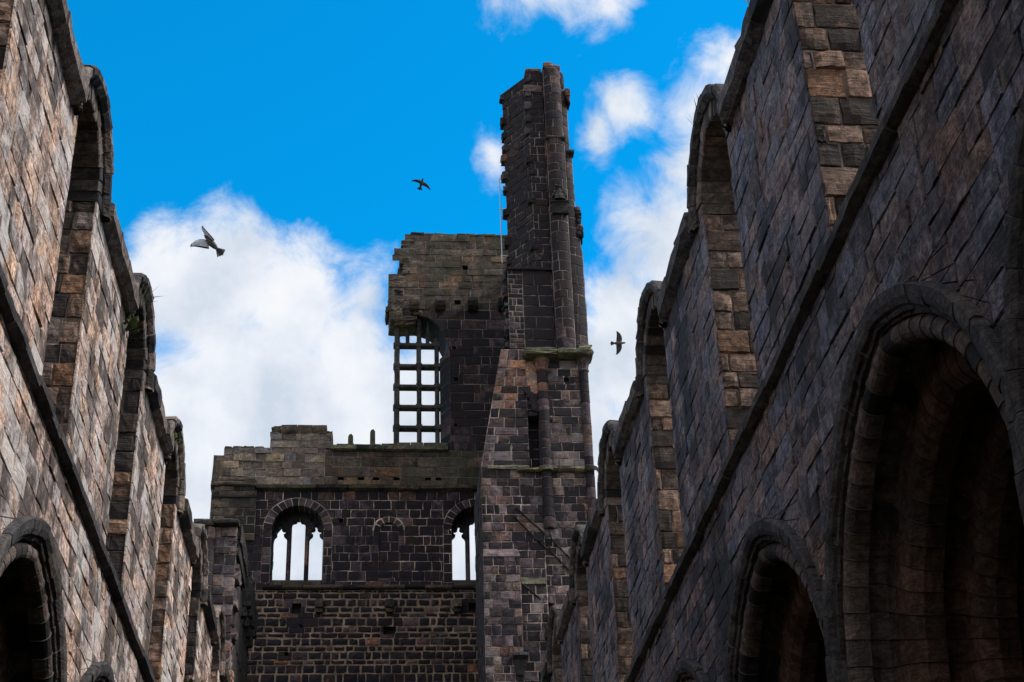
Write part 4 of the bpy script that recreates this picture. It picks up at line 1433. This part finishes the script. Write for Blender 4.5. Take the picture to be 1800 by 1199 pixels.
def bird(name, label, loc, fwd, up, wings, mats, scale=1.0, tail=.16, tail_w=.13):
    """body along +Y (beak), wings along +-X. wings: list of (side, [(x, z-lift, y of leading edge, chord)])"""
    B = MB()
    prof = [(-.17, .006, .0), (-.13, .028, 0), (-.07, .05, -.004), (0, .062, -.008), (.06, .056, -.006), (.10, .038, 0), (.125, .03, .008), (.145, .032, .014), (.165, .026, .014), (.178, .012, .010), (.20, .004, .006)]
    ns = 10
    V = []
    for y, r_, zc in prof:
        for i in range(ns):
            a = 2 * math.pi * i / ns
            V.append((r_ * math.cos(a), y, zc + r_ * .92 * math.sin(a)))
    k = len(prof)
    B.add(V, [(i * ns + q, i * ns + (q + 1) % ns, (i + 1) * ns + (q + 1) % ns, (i + 1) * ns + q) for i in range(k - 1) for q in range(ns)] + [tuple(range(ns)), tuple(range((k - 1) * ns, k * ns))], 0)
    # tail fan, feather by feather
    nf = 7
    for i in range(nf):
        t0, t1 = (i / nf - .5), ((i + 1) / nf - .5)
        y0, y1 = -.12, -.12 - tail * (1 - .25 * abs(t0 + t1))
        V = [(t0 * .04, y0, 0), (t1 * .04, y0, 0), (t1 * tail_w, y1, -.004), (t0 * tail_w, y1, -.004)]
        V += [(a, b, c + .006) for a, b, c in V]
        B.add(V, [(0, 1, 2, 3), (4, 5, 6, 7), (0, 1, 5, 4), (1, 2, 6, 5), (2, 3, 7, 6), (3, 0, 4, 7)], 0)
    f = Vector(fwd).normalized()
    u = Vector(up)
    u = (u - f * u.dot(f)).normalized()
    r_ = f.cross(u)
    toloc = lambda w: Vector((w.dot(r_), w.dot(f), w.dot(u)))
    for wing in wings:
        side, secs = wing[0], wing[1]
        n0 = len(B.v)
        V, F, Mi = [], [], []
        for x, z, yl, c in secs:
            th = .012 * min(1, c / .1)
            ys = [yl, yl - c * .3, yl - c * .82, yl - c]
            zs = [0, th, th * .5, 0]
            V += [(side * x, y, z + dz) for y, dz in zip(ys, zs)] + [(side * x, y, z - .004) for y in ys]
        for s_ in range(len(secs) - 1):
            o, p = s_ * 8, (s_ + 1) * 8
            for q in range(3):
                mt = 2 if q == 2 or s_ >= len(secs) - 2 else 1
                F += [(o + q, o + q + 1, p + q + 1, p + q), (o + 4 + q, o + 5 + q, p + 5 + q, p + 4 + q)]
                Mi += [mt, mt]
            F += [(o, p, p + 4, o + 4), (o + 3, p + 3, p + 7, o + 7)]
            Mi += [2, 2]
        o = len(B.v)
        B.v.extend(V)
        for fc, mi in zip(F, Mi):
            B.f.append([i + o for i in fc]); B.m.append(mi); B.t.append((.5, .5, .5))
        # separated primary feather tips
        x, z, yl, c = secs[-2]
        x2, z2, yl2, c2 = secs[-1]
        for q in range(4):
            b0 = Vector((side * (x + (x2 - x) * .3), yl - c * (.25 + .2 * q), z))
            tip = Vector((side * (x2 - (x2 - x) * .28 * q), yl2 - c2 * .5 - .035 * (q + 1), z2 - (z2 - z) * .28 * q))
            wv = Vector((0, .012, 0))
            B.add([tuple(b0 + wv), tuple(b0 - wv), tuple(tip), tuple(b0 + wv + Vector((0, 0, .004)))], [(0, 1, 2), (3, 1, 2), (0, 3, 2)], 2)
        if len(wing) > 2:      # swing the wing: span and chord directions given
            S = toloc(wing[2].normalized())
            C_ = toloc(wing[3])
            C_ = (C_ - S * C_.dot(S)).normalized()
            Nn = S.cross(C_)
            sh = Vector((side * .045, .0, .0))
            for i in range(n0, len(B.v)):
                p = B.v[i]
                q = sh + S * abs(p[0]) - C_ * p[1] + Nn * p[2]
                B.v[i] = tuple(q)
    ob = B.build(name, mats)
    ob.matrix_world = Matrix(((r_.x * scale, f.x * scale, u.x * scale, loc[0]), (r_.y * scale, f.y * scale, u.y * scale, loc[1]), (r_.z * scale, f.z * scale, u.z * scale, loc[2]), (0, 0, 0, 1)))
    return tag(ob, label, 'bird', 'birds flying over the ruin')


cx, cy, cz = (Vector((CM[0][i], CM[1][i], CM[2][i])) for i in range(3))   # world directions that read as right, up and towards the viewer
# fwd / up given as mixes of those three directions
D3 = lambda a, b, c: cx * a + cy * b + cz * c
spread = [(.02, .0, .075, .15), (.10, .01, .10, .165), (.18, .015, .10, .15), (.26, .02, .07, .11), (.32, .02, .02, .06), (.345, .02, -.02, .02)]
raised = lambda l: [(x, z + l * x ** 1.3 * 2.0, y, c) for x, z, y, c in spread]
bird('pigeon', 'pale winged pigeon with raised wings against the white cloud on the left', (-3.17, 24.85, 16.5), D3(-.66, .72, .2), D3(.25, .2, -.95),
     [(1, spread, D3(-.98, .0, .3), D3(.12, -1, .1)), (-1, spread, D3(-.60, .74, .35), D3(.8, -.25, .45))], [M_BIRD, M_WING, M_TIP], 1.08, tail_w=.22)
bird('black_bird', 'small black bird silhouetted on blue sky left of the tall pier', (1.38, 42.09, 30.5), D3(.22, .8, -.3), D3(.1, .3, .95),
     [(1, [(x, z - .25 * x, y - .28 * x, c * .8) for x, z, y, c in spread]), (-1, [(x, z + .02 * x, y - .05 * x, c * .72) for x, z, y, c in spread])], [M_BLACK, M_BLACK, M_BLACK], 1.0, tail=.14, tail_w=.2)
bird('pigeon', 'dark grey pigeon gliding with spread wings between the tall pier and right wall', (6.813, 37.594, 21.82), D3(1, .03, -.1), D3(0, .25, -.97),
     [(1, [(x, z, y - .1 * x, c) for x, z, y, c in spread]), (-1, [(x, z, y - .1 * x, c) for x, z, y, c in spread])], [M_BIRD, M_BIRD, M_TIP], 1.0, tail=.13, tail_w=.14)
